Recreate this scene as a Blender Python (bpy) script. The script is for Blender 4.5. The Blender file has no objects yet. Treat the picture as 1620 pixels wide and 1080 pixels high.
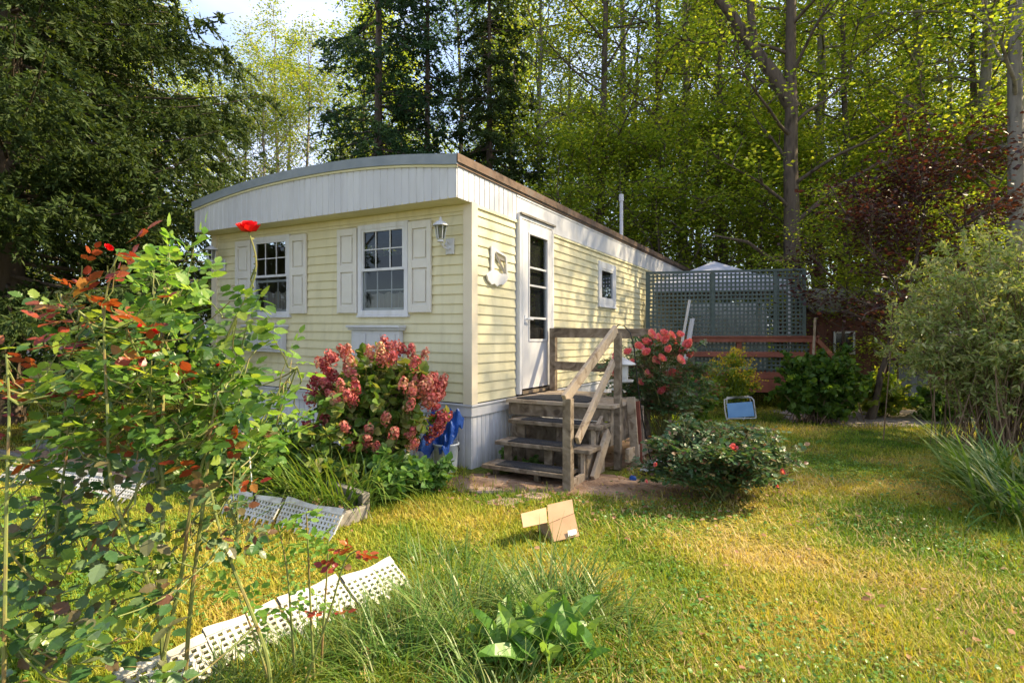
import bpy, math
import numpy as np
from math import radians as R, pi, sin, cos
rng = np.random.default_rng(7)

# ---------------------------------------------------------------- camera, world, sun, exposure
scene = bpy.context.scene
CAMH = 1.36; F = 880.0; HOR = 536.0
cam_d = bpy.data.cameras.new("camera"); cam = bpy.data.objects.new("camera", cam_d)
scene.collection.objects.link(cam); scene.camera = cam
cam.location = (0, 0, CAMH); cam.rotation_euler = (R(90), 0, 0)
cam_d.sensor_width = 36; cam_d.lens = F / 1620 * 36; cam_d.shift_y = (HOR - 540) / 1620
cam_d.clip_start = 0.05; cam_d.clip_end = 2000

SUN_AZ = (0.98, 0.10); SUN_EL = 42
world = bpy.data.worlds.new("World"); scene.world = world; world.use_nodes = True
wn = world.node_tree.nodes; wl = world.node_tree.links
bg = wn['Background']; sky = wn.new('ShaderNodeTexSky'); sky.sky_type = 'NISHITA'; sky.sun_disc = False
sky.sun_elevation = R(SUN_EL); sky.sun_rotation = math.atan2(SUN_AZ[0], SUN_AZ[1])
sky.air_density = 1.0; sky.dust_density = 1.0; sky.ozone_density = 1.0
tc = wn.new('ShaderNodeTexCoord'); mp = wn.new('ShaderNodeMapping'); mp.inputs['Scale'].default_value = (1.2, 1.2, 4.0)
nz = wn.new('ShaderNodeTexNoise'); nz.inputs['Scale'].default_value = 2.2; nz.inputs['Detail'].default_value = 6
cr = wn.new('ShaderNodeValToRGB'); cr.color_ramp.elements[0].position = 0.36; cr.color_ramp.elements[1].position = 0.72
cr.color_ramp.elements[0].color = (0.25, 0.25, 0.25, 1); cr.color_ramp.elements[1].color = (0.95, 0.95, 0.95, 1)
mx = wn.new('ShaderNodeMix'); mx.data_type = 'RGBA'
wl.new(tc.outputs['Generated'], mp.inputs['Vector']); wl.new(mp.outputs['Vector'], nz.inputs['Vector'])
wl.new(nz.outputs['Fac'], cr.inputs['Fac']); wl.new(cr.outputs['Color'], mx.inputs['Factor'])
wl.new(sky.outputs['Color'], mx.inputs['A']); mx.inputs['B'].default_value = (2.9, 3.05, 3.9, 1)
wl.new(mx.outputs['Result'], bg.inputs['Color']); bg.inputs['Strength'].default_value = 0.15

sd = bpy.data.lights.new("sun", 'SUN'); sun = bpy.data.objects.new("sun", sd); scene.collection.objects.link(sun)
sd.energy = 5.0; sd.angle = R(0.6); sd.color = (1.0, 0.82, 0.52)
from mathutils import Vector, Matrix
sv = Vector((SUN_AZ[0], SUN_AZ[1], 0)).normalized() * cos(R(SUN_EL)) + Vector((0, 0, sin(R(SUN_EL))))
sun.rotation_euler = (-sv).to_track_quat('-Z', 'Y').to_euler(); sun.location = sv * 50
scene.view_settings.view_transform = 'Standard'; scene.view_settings.look = 'None'
scene.view_settings.exposure = 1.5; scene.view_settings.gamma = 1
scene.cycles.max_bounces = 8; scene.cycles.diffuse_bounces = 4; scene.cycles.transparent_max_bounces = 8
scene.cycles.transmission_bounces = 5; scene.cycles.glossy_bounces = 3
try: scene.cycles.use_denoising = True
except Exception: pass

# ---------------------------------------------------------------- helpers
A = np.array
def at(x, y, Y): return A([(x - 810) / F * Y, Y, CAMH - (y - HOR) / F * Y])
def terr(x, y):
    x = np.asarray(x, float); y = np.asarray(y, float)
    z = 0.045 * np.clip(y - 9.5, 0, 28) + 0.02 * np.sin(x * 1.3 + 1) * np.cos(y * 0.9) * np.clip((y - 1) / 4, 0, 1) * 0.8
    near = np.clip((np.hypot(x + 0.2, y - 6.4) - 2.5) / 2, 0, 1)
    return z * near + 0.012 * np.sin(x * 5.1) * np.sin(y * 4.3 + x)
def gp(x, y):
    Y = CAMH * F / (y - HOR); p = at(x, y, Y); p[2] = float(terr(p[0], p[1])); return p
def nrm(a): return a / np.maximum(np.linalg.norm(a, axis=-1, keepdims=True), 1e-9)
ORG = {}
def link(o): scene.collection.objects.link(o); return o
def tag(o, label, cat, group=None):
    o['label'] = label; o['category'] = cat
    if group: o['group'] = group
    return o
def thing(name, label, cat, loc, group=None):
    o = link(bpy.data.objects.new(name, None)); o.location = tuple(float(c) for c in loc)
    o.empty_display_size = 0.1; ORG[o.name] = A([float(c) for c in loc]); return tag(o, label, cat, group)
def mk(name, V, faces, mat, parent=None, origin=None, smooth=False, bevel=0):
    """V: (n,3) world coords; faces: list of int arrays (m,k) or of python lists"""
    V = np.asarray(V, float)
    org = ORG[parent.name] if parent is not None else (A(origin, float) if origin is not None else A([0., 0, 0]))
    me = bpy.data.meshes.new(name)
    fs = [f for f in faces if len(f)]
    loops = []; tot = []
    for f in fs:
        if isinstance(f, np.ndarray): loops.append(f.ravel()); tot.append(np.full(len(f), f.shape[1]))
        else: loops.append(A(f)); tot.append(A([len(f)]))
    loops = np.concatenate(loops).astype(np.int32); tot = np.concatenate(tot).astype(np.int32)
    st = np.concatenate([[0], np.cumsum(tot)[:-1]]).astype(np.int32)
    me.vertices.add(len(V)); me.vertices.foreach_set('co', (V - org).ravel().astype(np.float32))
    me.loops.add(len(loops)); me.loops.foreach_set('vertex_index', loops)
    me.polygons.add(len(tot)); me.polygons.foreach_set('loop_start', st)
    me.polygons.foreach_set('use_smooth', np.full(len(tot), bool(smooth)))
    me.update(calc_edges=True); me.validate()
    if mat: me.materials.append(mat)
    o = link(bpy.data.objects.new(name, me)); ORG[o.name] = org
    if parent is not None: o.parent = parent
    else: o.location = tuple(org)
    if bevel:
        b = o.modifiers.new('bevel', 'BEVEL'); b.width = bevel; b.segments = 2; b.limit_method = 'ANGLE'
    return o
class MB:
    def __init__(s, f=None): s.V = []; s.F = []; s.f = f
    def add(s, vs, fs):
        n = len(s.V)
        for v in vs: s.V.append(s.f(*v) if s.f else A(v, float))
        for f in fs: s.F.append([i + n for i in f])
        return s
    def box(s, a, b):
        x0, y0, z0 = a; x1, y1, z1 = b
        return s.add([(x0,y0,z0),(x1,y0,z0),(x1,y1,z0),(x0,y1,z0),(x0,y0,z1),(x1,y0,z1),(x1,y1,z1),(x0,y1,z1)],
            [(0,3,2,1),(4,5,6,7),(0,1,5,4),(1,2,6,5),(2,3,7,6),(3,0,4,7)])
    def beam(s, p0, p1, w, h, up=(0,0,1)):
        """oriented board between two points; w across, h along up"""
        p0 = A(p0, float); p1 = A(p1, float); d = nrm(p1 - p0); x = nrm(np.cross(d, A(up, float))); u = np.cross(x, d)
        vs = []
        for p in (p0, p1):
            for a, b in ((-1,-1),(1,-1),(1,1),(-1,1)): vs.append(p + x * a * w / 2 + u * b * h / 2)
        return s.add(vs, [(0,1,2,3),(7,6,5,4),(0,4,5,1),(1,5,6,2),(2,6,7,3),(3,7,4,0)])
    def tube(s, pts, rad, seg=8, cap=True):
        pts = A([s.f(*p) if s.f else p for p in pts], float); rad = np.broadcast_to(A(rad, float), (len(pts),))
        V, Fq = tube_np(pts, rad, seg); n = len(s.V)
        s.V.extend(list(V)); s.F.extend([[int(i) + n for i in q] for q in Fq])
        if cap:
            s.F.append([n + i for i in range(seg)][::-1]); s.F.append([n + (len(pts) - 1) * seg + i for i in range(seg)])
        return s
    def lathe(s, c, prof, seg=20, axis='z'):
        n = len(s.V); c = A(c, float)
        for r, z in prof:
            for k in range(seg):
                a = 2 * pi * k / seg; s.V.append(c + A([r * cos(a), r * sin(a), z]))
        for j in range(len(prof) - 1):
            for k in range(seg):
                a = n + j * seg + k; b = n + j * seg + (k + 1) % seg; s.F.append([a, b, b + seg, a + seg])
        return s
    def prism(s, poly, fn, d0, d1):
        """poly list of (a,b); fn(a,b,d)->xyz"""
        n = len(poly); vs = [fn(a, b, d0) for a, b in poly] + [fn(a, b, d1) for a, b in poly]
        fs = [tuple(range(n))[::-1], tuple(range(n, 2 * n))] + [(i, (i + 1) % n, n + (i + 1) % n, n + i) for i in range(n)]
        return s.add(vs, fs)
    def build(s, name, mat, parent=None, origin=None, smooth=False, bevel=0):
        return mk(name, A(s.V), s.F, mat, parent, origin, smooth, bevel)
def tube_np(pts, rad, seg):
    T = nrm(np.gradient(pts, axis=0)); ref = A([0, 0, 1.]) if abs(T[0][2]) < 0.8 else A([1., 0, 0])
    a = nrm(np.cross(T, ref)); b = np.cross(T, a)
    th = np.arange(seg) * 2 * pi / seg
    V = pts[:, None] + rad[:, None, None] * (np.cos(th)[None, :, None] * a[:, None] + np.sin(th)[None, :, None] * b[:, None])
    n = len(pts); i = np.arange(n - 1)[:, None] * seg; k = np.arange(seg)[None]; k2 = (k + 1) % seg
    Fq = np.stack([i + k, i + k2, i + seg + k2, i + seg + k], -1).reshape(-1, 4)
    return V.reshape(-1, 3), Fq
def tubes(name, paths, mat, parent=None, origin=None, seg=6):
    Vs = []; Fs = []; n = 0
    for pts, rad in paths:
        V, f = tube_np(np.asarray(pts, float), np.broadcast_to(np.asarray(rad, float), (len(pts),)), seg)
        Vs.append(V); Fs.append(f + n); n += len(V)
    return mk(name, np.concatenate(Vs), [np.concatenate(Fs)], mat, parent, origin, smooth=True)
# leaf templates: (verts, [face arrays]); y along the leaf, z its normal
T_DIA = (A([[0,0,0],[.30,.45,.06],[0,1,-.05],[-.30,.45,.06]], float), [A([[0,1,2,3]])])
T_NDL = (A([[0,0,0],[.13,.4,0],[0,1,-.05],[-.13,.4,0]], float), [A([[0,1,2,3]])])
T_OV = (A([[0,0,0],[0,.33,-.02],[0,.68,-.06],[0,1,-.16],[.2,.12,.04],[.35,.42,.05],[.22,.78,-.03],[-.2,.12,.04],[-.35,.42,.05],[-.22,.78,-.03]], float),
        [A([[0,4,5,1],[1,5,6,2],[0,1,8,7],[1,2,9,8]]), A([[2,6,3],[2,3,9]])])
T_ROSE = (lambda ys, ws: (A([[0, y, -.16 * y * y] for y in ys] + [[w, y + .02, .05 - .20 * y * y] for y, w in zip(ys, ws)] + [[-w, y + .02, .05 - .20 * y * y] for y, w in zip(ys, ws)], float),
    [A([[i, 9 + i, 10 + i, i + 1] for i in range(8)] + [[i, i + 1, 19 + i, 18 + i] for i in range(8)])]))([0,.12,.16,.36,.40,.62,.66,.86,1.0], [.0,.26,.20,.38,.31,.34,.26,.16,.005])
T_LAN = (A([[0,0,0],[0,.5,-.03],[0,1,-.22],[.09,.25,.03],[.09,.65,-.04],[-.09,.25,.03],[-.09,.65,-.04]], float),
        [A([[0,3,4,1],[0,1,6,5]]), A([[1,4,2],[1,2,6]])])
def leafset(pos, d, n, size, tpl, wid=1.0):
    pos = np.asarray(pos, float); y = nrm(d); x = nrm(np.cross(y, n)); z = np.cross(x, y)
    size = np.broadcast_to(np.asarray(size, float), (len(pos),))[:, None, None]
    t = tpl[0]
    V = pos[:, None] + size * (t[None, :, :1] * wid * x[:, None] + t[None, :, 1:2] * y[:, None] + t[None, :, 2:] * z[:, None])
    off = (np.arange(len(pos)) * len(t))[:, None, None]
    return V.reshape(-1, 3), [(f[None] + off).reshape(-1, f.shape[1]) for f in tpl[1]]
def leaves(name, sets, mat, parent=None, origin=None):
    Vs = []; Fs = []; n = 0
    for V, fl in sets:
        Vs.append(V); Fs += [f + n for f in fl]; n += len(V)
    return mk(name, np.concatenate(Vs), Fs, mat, parent, origin)
def rdir(n, zlo=-1, zhi=1, r=None):
    r = r or rng
    a = r.uniform(0, 2 * pi, n); z = r.uniform(zlo, zhi, n); q = np.sqrt(1 - z * z)
    return np.stack([q * np.cos(a), q * np.sin(a), z], 1)
def compound(pos, d, n, size, ls=0.42, r=None):
    """five-leaflet rose leaves -> leafset arrays"""
    r = r or rng
    pos = np.asarray(pos, float); size = np.broadcast_to(size, (len(pos),)).astype(float)
    y = nrm(d); x = nrm(np.cross(y, n)); z = np.cross(x, y); P = []; D = []; N = []; S = []
    for f, sd_ in ((.35, 1), (.35, -1), (.68, 1), (.68, -1), (.95, 0)):
        P.append(pos + y * (size * f)[:, None] - z * (size * .12 * f * f)[:, None])
        dd = y * (1 if sd_ == 0 else .45) + x * sd_ * .9 + r.normal(0, .12, y.shape)
        D.append(dd); N.append(z + r.normal(0, .28, z.shape)); S.append(size * ls * r.uniform(.8, 1.1, len(pos)) * (1 if f > .5 else .8))
    return leafset(np.concatenate(P), np.concatenate(D), np.concatenate(N), np.concatenate(S), T_ROSE, 1.0)
def blades(base, az, length, width, lean, curve, k=4):
    """grass blades: base (n,3); returns (V, [faces])"""
    n = len(base); s = np.linspace(0, 1, k + 1)[None]
    ang = lean[:, None] + curve[:, None] * s; ds = length[:, None] / k
    hx = np.cumsum(np.sin(ang) * ds, 1) - np.sin(ang[:, :1]) * ds; hz = np.cumsum(np.cos(ang) * ds, 1) - np.cos(ang[:, :1]) * ds
    c = np.stack([base[:, :1] + hx * np.cos(az)[:, None], base[:, 1:2] + hx * np.sin(az)[:, None], base[:, 2:3] + hz], -1)
    w = width[:, None] * (1 - s ** 2 * .97) * .5; sx = np.stack([-np.sin(az), np.cos(az), 0 * az], -1)
    L = c - sx[:, None] * w[..., None]; Rr = c + sx[:, None] * w[..., None]
    V = np.stack([L, Rr], 2).reshape(n, -1, 3)
    j = np.arange(k) * 2; f = np.stack([j, j + 1, j + 3, j + 2], -1)
    return V.reshape(-1, 3), [(f[None] + (np.arange(n) * 2 * (k + 1))[:, None, None]).reshape(-1, 4)]

# ---------------------------------------------------------------- materials
def newmat(name):
    m = bpy.data.materials.new(name); m.use_nodes = True; return m, m.node_tree.nodes, m.node_tree.links
def ramp(nt, cols, fac, pos=None):
    r = nt.new('ShaderNodeValToRGB'); e = r.color_ramp.elements
    pos = np.linspace(0, 1, len(cols)) if pos is None else pos
    while len(e) < len(cols): e.new(0.5)
    for i, c in enumerate(cols): e[i].position = float(pos[i]); e[i].color = (*c, 1)
    return r
def mat(name, cols, scale=8, rough=.7, stretch=(1,1,1), bump=0.0, spec=.3, detail=6, metal=0, pos=None, bscale=None, dist=0.0):
    m, n, l = newmat(name); b = n['Principled BSDF']
    tcn = n.new('ShaderNodeTexCoord'); mpn = n.new('ShaderNodeMapping'); mpn.inputs['Scale'].default_value = stretch
    l.new(tcn.outputs['Object'], mpn.inputs['Vector'])
    t = n.new('ShaderNodeTexNoise'); t.inputs['Scale'].default_value = scale; t.inputs['Detail'].default_value = detail
    t.inputs['Distortion'].default_value = dist
    l.new(mpn.outputs['Vector'], t.inputs['Vector'])
    r = ramp(n, cols, None, pos or ([.5] if len(cols) == 1 else np.linspace(.3, .7, len(cols)))) if len(cols) > 1 else None
    if r: l.new(t.outputs['Fac'], r.inputs['Fac']); l.new(r.outputs['Color'], b.inputs['Base Color'])
    else: b.inputs['Base Color'].default_value = (*cols[0], 1)
    b.inputs['Roughness'].default_value = rough; b.inputs['Specular IOR Level'].default_value = spec; b.inputs['Metallic'].default_value = metal
    if bump:
        t2 = n.new('ShaderNodeTexNoise'); t2.inputs['Scale'].default_value = bscale or scale * 3; t2.inputs['Detail'].default_value = 8
        l.new(mpn.outputs['Vector'], t2.inputs['Vector'])
        bp = n.new('ShaderNodeBump'); bp.inputs['Strength'].default_value = bump; bp.inputs['Distance'].default_value = .02
        l.new(t2.outputs['Fac'], bp.inputs['Height']); l.new(bp.outputs['Normal'], b.inputs['Normal'])
    return m
def leafmat(name, cols, trans=.4, rough=.45, spec=.3, tcol=1.5, noise=None):
    m, n, l = newmat(name); b = n['Principled BSDF']; out = n['Material Output']
    g = n.new('ShaderNodeNewGeometry'); r = ramp(n, cols, None)
    if noise:
        tcn = n.new('ShaderNodeNewGeometry'); t = n.new('ShaderNodeTexNoise'); t.inputs['Scale'].default_value = noise; t.inputs['Detail'].default_value = 3
        l.new(tcn.outputs['Position'], t.inputs['Vector'])
        ad = n.new('ShaderNodeMath'); ad.operation = 'MULTIPLY_ADD'; ad.inputs[1].default_value = 2.4; ad.inputs[2].default_value = -.95
        l.new(t.outputs['Fac'], ad.inputs[0])
        m2 = n.new('ShaderNodeMath'); m2.operation = 'MULTIPLY_ADD'; m2.inputs[1].default_value = .45; l.new(g.outputs['Random Per Island'], m2.inputs[0])
        l.new(ad.outputs[0], m2.inputs[2]); l.new(m2.outputs[0], r.inputs['Fac'])
    else: l.new(g.outputs['Random Per Island'], r.inputs['Fac'])
    l.new(r.outputs['Color'], b.inputs['Base Color']); b.inputs['Roughness'].default_value = rough; b.inputs['Specular IOR Level'].default_value = spec
    tr = n.new('ShaderNodeBsdfTranslucent'); gm = n.new('ShaderNodeMix'); gm.data_type = 'RGBA'; gm.blend_type = 'MULTIPLY'; gm.inputs['Factor'].default_value = 1
    l.new(r.outputs['Color'], gm.inputs['A']); gm.inputs['B'].default_value = (tcol * 1.1, tcol, tcol * .45, 1)
    l.new(gm.outputs['Result'], tr.inputs['Color'])
    ms = n.new('ShaderNodeMixShader'); ms.inputs[0].default_value = trans
    l.new(b.outputs[0], ms.inputs[1]); l.new(tr.outputs[0], ms.inputs[2]); l.new(ms.outputs[0], out.inputs['Surface'])
    return m
M = {}
M['siding'] = mat('siding', [(.66,.60,.385),(.73,.67,.455)], 3, .5, (1,1,.4), .05)
def weather(key, col, dirt, top=.35):
    m = M[key]; n = m.node_tree.nodes; l = m.node_tree.links; b = n['Principled BSDF']
    g = n.new('ShaderNodeNewGeometry'); sp_ = n.new('ShaderNodeSeparateXYZ'); l.new(g.outputs['Position'], sp_.inputs[0])
    mp_ = n.new('ShaderNodeMapping'); mp_.inputs['Scale'].default_value = (3.5, 3.5, .5); l.new(g.outputs['Position'], mp_.inputs['Vector'])
    t = n.new('ShaderNodeTexNoise'); t.inputs['Scale'].default_value = 3.2; t.inputs['Detail'].default_value = 7; l.new(mp_.outputs['Vector'], t.inputs['Vector'])
    r_ = ramp(n, [(0,0,0),(1,1,1)], None, [.48,.80]); l.new(t.outputs['Fac'], r_.inputs['Fac'])
    mr = n.new('ShaderNodeMapRange'); mr.inputs['From Min'].default_value = 0; mr.inputs['From Max'].default_value = top; mr.inputs['To Min'].default_value = .75; mr.inputs['To Max'].default_value = 0; l.new(sp_.outputs['Z'], mr.inputs['Value'])
    mu = n.new('ShaderNodeMath'); mu.operation = 'MULTIPLY'; l.new(mr.outputs[0], mu.inputs[0]); l.new(t.outputs['Fac'], mu.inputs[1])
    m3 = n.new('ShaderNodeMath'); m3.operation = 'MULTIPLY_ADD'; m3.inputs[1].default_value = .42; l.new(r_.outputs['Color'], m3.inputs[0]); l.new(mu.outputs[0], m3.inputs[2]); m3.use_clamp = True
    mi = n.new('ShaderNodeMix'); mi.data_type = 'RGBA'; src = b.inputs['Base Color'].links[0].from_socket; l.new(src, mi.inputs['A']); mi.inputs['B'].default_value = (*dirt, 1); l.new(m3.outputs[0], mi.inputs['Factor']); l.new(mi.outputs['Result'], b.inputs['Base Color'])
weather('siding', None, (.42,.38,.24))
M['post'] = mat('post', [(.66,.58,.44),(.72,.64,.50)], 4, .5)
M['white'] = mat('white_metal', [(.52,.52,.55),(.62,.62,.64)], 3, .45, (1,1,.25), .04)
M['vinyl'] = mat('white_vinyl', [(.62,.62,.66),(.70,.70,.72)], 5, .4)
weather('vinyl', None, (.30,.27,.22)); weather('white', None, (.40,.39,.38))
M['shutter'] = mat('shutter', [(.64,.61,.56),(.70,.67,.62)], 6, .5)
M['soffit'] = mat('soffit', [(.68,.62,.38),(.75,.70,.48)], 5, .6)
M['cap'] = mat('grey_cap', [(.20,.23,.26),(.27,.30,.33)], 6, .5)
M['rust'] = mat('rusty_trim', [(.07,.05,.04),(.14,.09,.065),(.12,.10,.09)], 9, .8, (1,1,1), .2)
M['roof'] = mat('roof', [(.14,.13,.13),(.22,.20,.19)], 6, .8, (1,1,1), .1)
M['wood'] = mat('weathered_wood', [(.09,.065,.045),(.20,.155,.11),(.31,.25,.19)], 7, .85, (1,1,1), .35, dist=1.5)
M['woodlight'] = mat('light_wood', [(.20,.14,.09),(.42,.33,.24),(.33,.27,.21)], 9, .8, (1,1,1), .25, dist=1)
M['woodgrey'] = mat('grey_wood', [(.11,.10,.09),(.22,.20,.18),(.15,.14,.125)], 8, .9, (1,1,1), .4)
M['deckred'] = mat('deck_stain', [(.20,.065,.04),(.30,.10,.065)], 6, .6, (1,1,1), .1)
M['lattice'] = mat('green_lattice', [(.065,.09,.08),(.095,.12,.11)], 6, .6)
M['plast'] = mat('white_plastic', [(.30,.28,.24),(.52,.51,.49),(.60,.60,.60)], 7, .5, (1,1,1), .1)
M['mat'] = mat('rubber_mat', [(.025,.025,.028),(.06,.06,.065)], 60, .8, (1,1,1), .5)
M['black'] = mat('black', [(.012,.012,.014),(.03,.03,.035)], 12, .35)
M['iron'] = mat('black_iron', [(.015,.015,.015)], 5, .4)
M['dark'] = mat('dark_room', [(.03,.028,.026)], 5, .9)  # near-black colour stands in for the unlit rooms
M['tarp'] = mat('blue_tarp', [(.01,.05,.22),(.015,.08,.36)], 8, .4, (1,1,1), .4)
M['bluep'] = mat('blue_plastic', [(.16,.33,.62),(.22,.42,.70)], 6, .4)
M['bucket'] = mat('bucket', [(.45,.50,.55),(.66,.70,.73)], 8, .4)
M['card'] = mat('cardboard', [(.32,.20,.12),(.42,.27,.17)], 5, .8, (1,1,1), .05)
M['tape'] = mat('parcel_tape', [(.40,.27,.15)], 5, .25)
M['label'] = mat('paper_label', [(.75,.78,.85)], 5, .6)
M['foil'] = mat('foil', [(.4,.42,.45),(.75,.76,.78)], 20, .35, (1,1,1), .8)
M['bark'] = mat('bark', [(.04,.03,.022),(.12,.09,.065),(.08,.06,.045)], 9, .9, (1,1,.25), .9, bscale=16)
M['barkl'] = mat('bark_light', [(.10,.085,.07),(.24,.21,.18),(.17,.15,.13)], 7, .9, (1,1,.3), .8, bscale=14)
M['cane'] = mat('rose_cane', [(.10,.12,.03),(.17,.20,.06),(.20,.10,.05)], 14, .5, (1,1,.6), .2)
M['stem'] = mat('green_stem', [(.10,.17,.04),(.17,.22,.06)], 14, .5)
M['twig'] = mat('brown_twig', [(.13,.08,.05),(.24,.17,.11)], 14, .8)
M['paver'] = mat('paver', [(.34,.22,.18),(.42,.30,.24)], 14, .9, (1,1,1), .4)
M['canvas'] = mat('canopy_cloth', [(.42,.42,.48),(.50,.50,.56)], 4, .8)
M['cream'] = mat('cream_panel', [(.80,.80,.78),(.86,.86,.84)], 4, .7)
M['shed'] = mat('shed_boards', [(.09,.04,.03),(.15,.06,.045)], 6, .8, (1,1,.3), .2)
M['greydoor'] = mat('grey_boards', [(.10,.11,.13),(.18,.19,.21)], 7, .8, (1,1,.2), .2)
M['carp'] = mat('car_paint', [(.012,.016,.02)], 5, .15, spec=.6)
M['road'] = mat('road', [(.34,.31,.29),(.42,.39,.37)], 2, .9)
M['lace'] = leafmat('lace', [(.5,.45,.42),(.6,.55,.5)], .3, .9, .1, 1)
M['shade'] = mat('lamp_shade', [(.8,.8,.8)], 5, .5)
m, n, l = newmat('glass'); b = n['Principled BSDF']
gl = n.new('ShaderNodeBsdfGlossy'); gl.inputs['Roughness'].default_value = .02; gl.inputs['Color'].default_value = (.9,.93,.95,1)
tr = n.new('ShaderNodeBsdfTransparent'); tr.inputs['Color'].default_value = (.55,.58,.58,1); lw = n.new('ShaderNodeLayerWeight'); lw.inputs[0].default_value = .5; fr = n.new('ShaderNodeMapRange'); fr.inputs['From Min'].default_value = .3; fr.inputs['To Min'].default_value = .04; fr.inputs['To Max'].default_value = .7; fr.interpolation_type = 'SMOOTHERSTEP'; l.new(lw.outputs['Facing'], fr.inputs['Value'])
msx = n.new('ShaderNodeMixShader'); l.new(fr.outputs[0], msx.inputs[0]); l.new(tr.outputs[0], msx.inputs[1]); l.new(gl.outputs[0], msx.inputs[2])
l.new(msx.outputs[0], n['Material Output'].inputs['Surface']); M['glass'] = m
# foliage
M['l_maple'] = leafmat('leaf_broad', [(.08,.14,.018),(.14,.21,.025),(.22,.28,.035),(.30,.33,.045)], .5, tcol=2.2)
M['l_yel'] = leafmat('leaf_yellowgreen', [(.10,.17,.022),(.17,.23,.032),(.26,.28,.042)], .5, tcol=1.9)
M['l_dark'] = leafmat('leaf_dark', [(.04,.10,.017),(.075,.15,.024),(.12,.20,.032)], .4, tcol=1.6)
M['l_spruce'] = leafmat('needles', [(.018,.045,.018),(.032,.075,.025),(.05,.10,.03)], .2, .6, .2)
M['l_spruce2'] = leafmat('needles_olive', [(.022,.045,.012),(.04,.07,.018),(.06,.085,.022)], .3, .6, .2)
M['l_purple'] = leafmat('leaf_purple', [(.028,.012,.018),(.048,.017,.022),(.08,.024,.022)], .35, .4, .4, 1.8)
M['l_willow'] = leafmat('leaf_willow', [(.16,.24,.07),(.27,.34,.12),(.44,.45,.22)], .4, .5, .3, 1.4)
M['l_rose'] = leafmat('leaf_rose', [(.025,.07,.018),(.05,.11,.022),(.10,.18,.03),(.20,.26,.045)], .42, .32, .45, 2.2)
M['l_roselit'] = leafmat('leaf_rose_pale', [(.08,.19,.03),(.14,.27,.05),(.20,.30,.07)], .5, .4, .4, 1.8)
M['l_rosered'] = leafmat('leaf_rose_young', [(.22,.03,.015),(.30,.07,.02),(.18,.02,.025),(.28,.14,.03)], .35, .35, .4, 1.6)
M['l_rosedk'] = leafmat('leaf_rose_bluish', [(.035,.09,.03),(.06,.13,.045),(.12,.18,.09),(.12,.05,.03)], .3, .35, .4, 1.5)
M['l_hyd'] = leafmat('leaf_hydrangea', [(.06,.13,.02),(.11,.19,.03),(.22,.27,.06),(.30,.30,.12)], .35, .45, .3, 1.6)
M['p_hyd'] = leafmat('petal_hydrangea', [(.30,.045,.065),(.46,.10,.11),(.56,.22,.18),(.50,.40,.22)], .3, .6, .2, 1.0, noise=3.5)
M['p_pink'] = leafmat('petal_pink', [(.80,.16,.24),(.86,.28,.30),(.86,.36,.30)], .3, .5, .2, 1.0)
M['p_red'] = leafmat('petal_red', [(.40,.002,.008),(.70,.006,.014),(.85,.02,.03)], .3, .5, .2, 1.0)
M['p_gold'] = leafmat('petal_gold', [(.55,.40,.02),(.70,.50,.04),(.35,.33,.04)], .3, .6, .2, 1.0)
M['g_tall'] = leafmat('grass_tall', [(.045,.11,.02),(.08,.17,.03),(.14,.21,.05),(.22,.24,.09)], .35, .4, .35, 1.6)
M['g_lily'] = leafmat('grass_lily', [(.05,.12,.02),(.10,.18,.03),(.20,.25,.06)], .35, .4, .35, 1.6)
M['g_lawn'] = leafmat('grass_lawn', [(.08,.17,.015),(.15,.24,.022),(.28,.31,.035),(.44,.37,.07),(.52,.40,.15)], .35, .6, .2, 1.35, noise=.9)
M['l_dock'] = leafmat('leaf_dock', [(.07,.18,.035),(.11,.23,.045),(.17,.28,.07)], .35, .35, .45, 1.6)
M['l_litter'] = leafmat('dead_leaves', [(.16,.08,.04),(.28,.16,.09),(.36,.24,.15),(.22,.09,.06)], .15, .8, .2, 1)

# ---------------------------------------------------------------- ground
def grid(x0, x1, y0, y1, nx, ny, zf):
    X, Y = np.meshgrid(np.linspace(x0, x1, nx), np.linspace(y0, y1, ny)); Z = zf(X, Y)
    V = np.stack([X, Y, Z], -1).reshape(-1, 3); i = (np.arange(ny - 1) * nx)[:, None] + np.arange(nx - 1)[None]
    return V, np.stack([i, i + 1, i + nx + 1, i + nx], -1).reshape(-1, 4)
def structure(o): o['kind'] = 'structure'; return o
def stuff(o): o['kind'] = 'stuff'; return o
m, n, l = newmat('lawn_soil'); b = n['Principled BSDF']
g = n.new('ShaderNodeNewGeometry')
t1 = n.new('ShaderNodeTexNoise'); t1.inputs['Scale'].default_value = .9; t1.inputs['Detail'].default_value = 5
t2 = n.new('ShaderNodeTexNoise'); t2.inputs['Scale'].default_value = 30; t2.inputs['Detail'].default_value = 8
l.new(g.outputs['Position'], t1.inputs['Vector']); l.new(g.outputs['Position'], t2.inputs['Vector'])
r1 = ramp(n, [(.07,.11,.018),(.14,.15,.025),(.26,.20,.07)], None, [.35,.5,.65]); l.new(t1.outputs['Fac'], r1.inputs['Fac'])
r2 = ramp(n, [(.4,.4,.4),(1.4,1.4,1.4)], None, [.3,.7]); l.new(t2.outputs['Fac'], r2.inputs['Fac'])
mm = n.new('ShaderNodeMix'); mm.data_type = 'RGBA'; mm.blend_type = 'MULTIPLY'; mm.inputs['Factor'].default_value = 1
l.new(r1.outputs['Color'], mm.inputs['A']); l.new(r2.outputs['Color'], mm.inputs['B']); l.new(mm.outputs['Result'], b.inputs['Base Color'])
b.inputs['Roughness'].default_value = .95; b.inputs['Specular IOR Level'].default_value = .1
bp = n.new('ShaderNodeBump'); bp.inputs['Strength'].default_value = .8; bp.inputs['Distance'].default_value = .03
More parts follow.
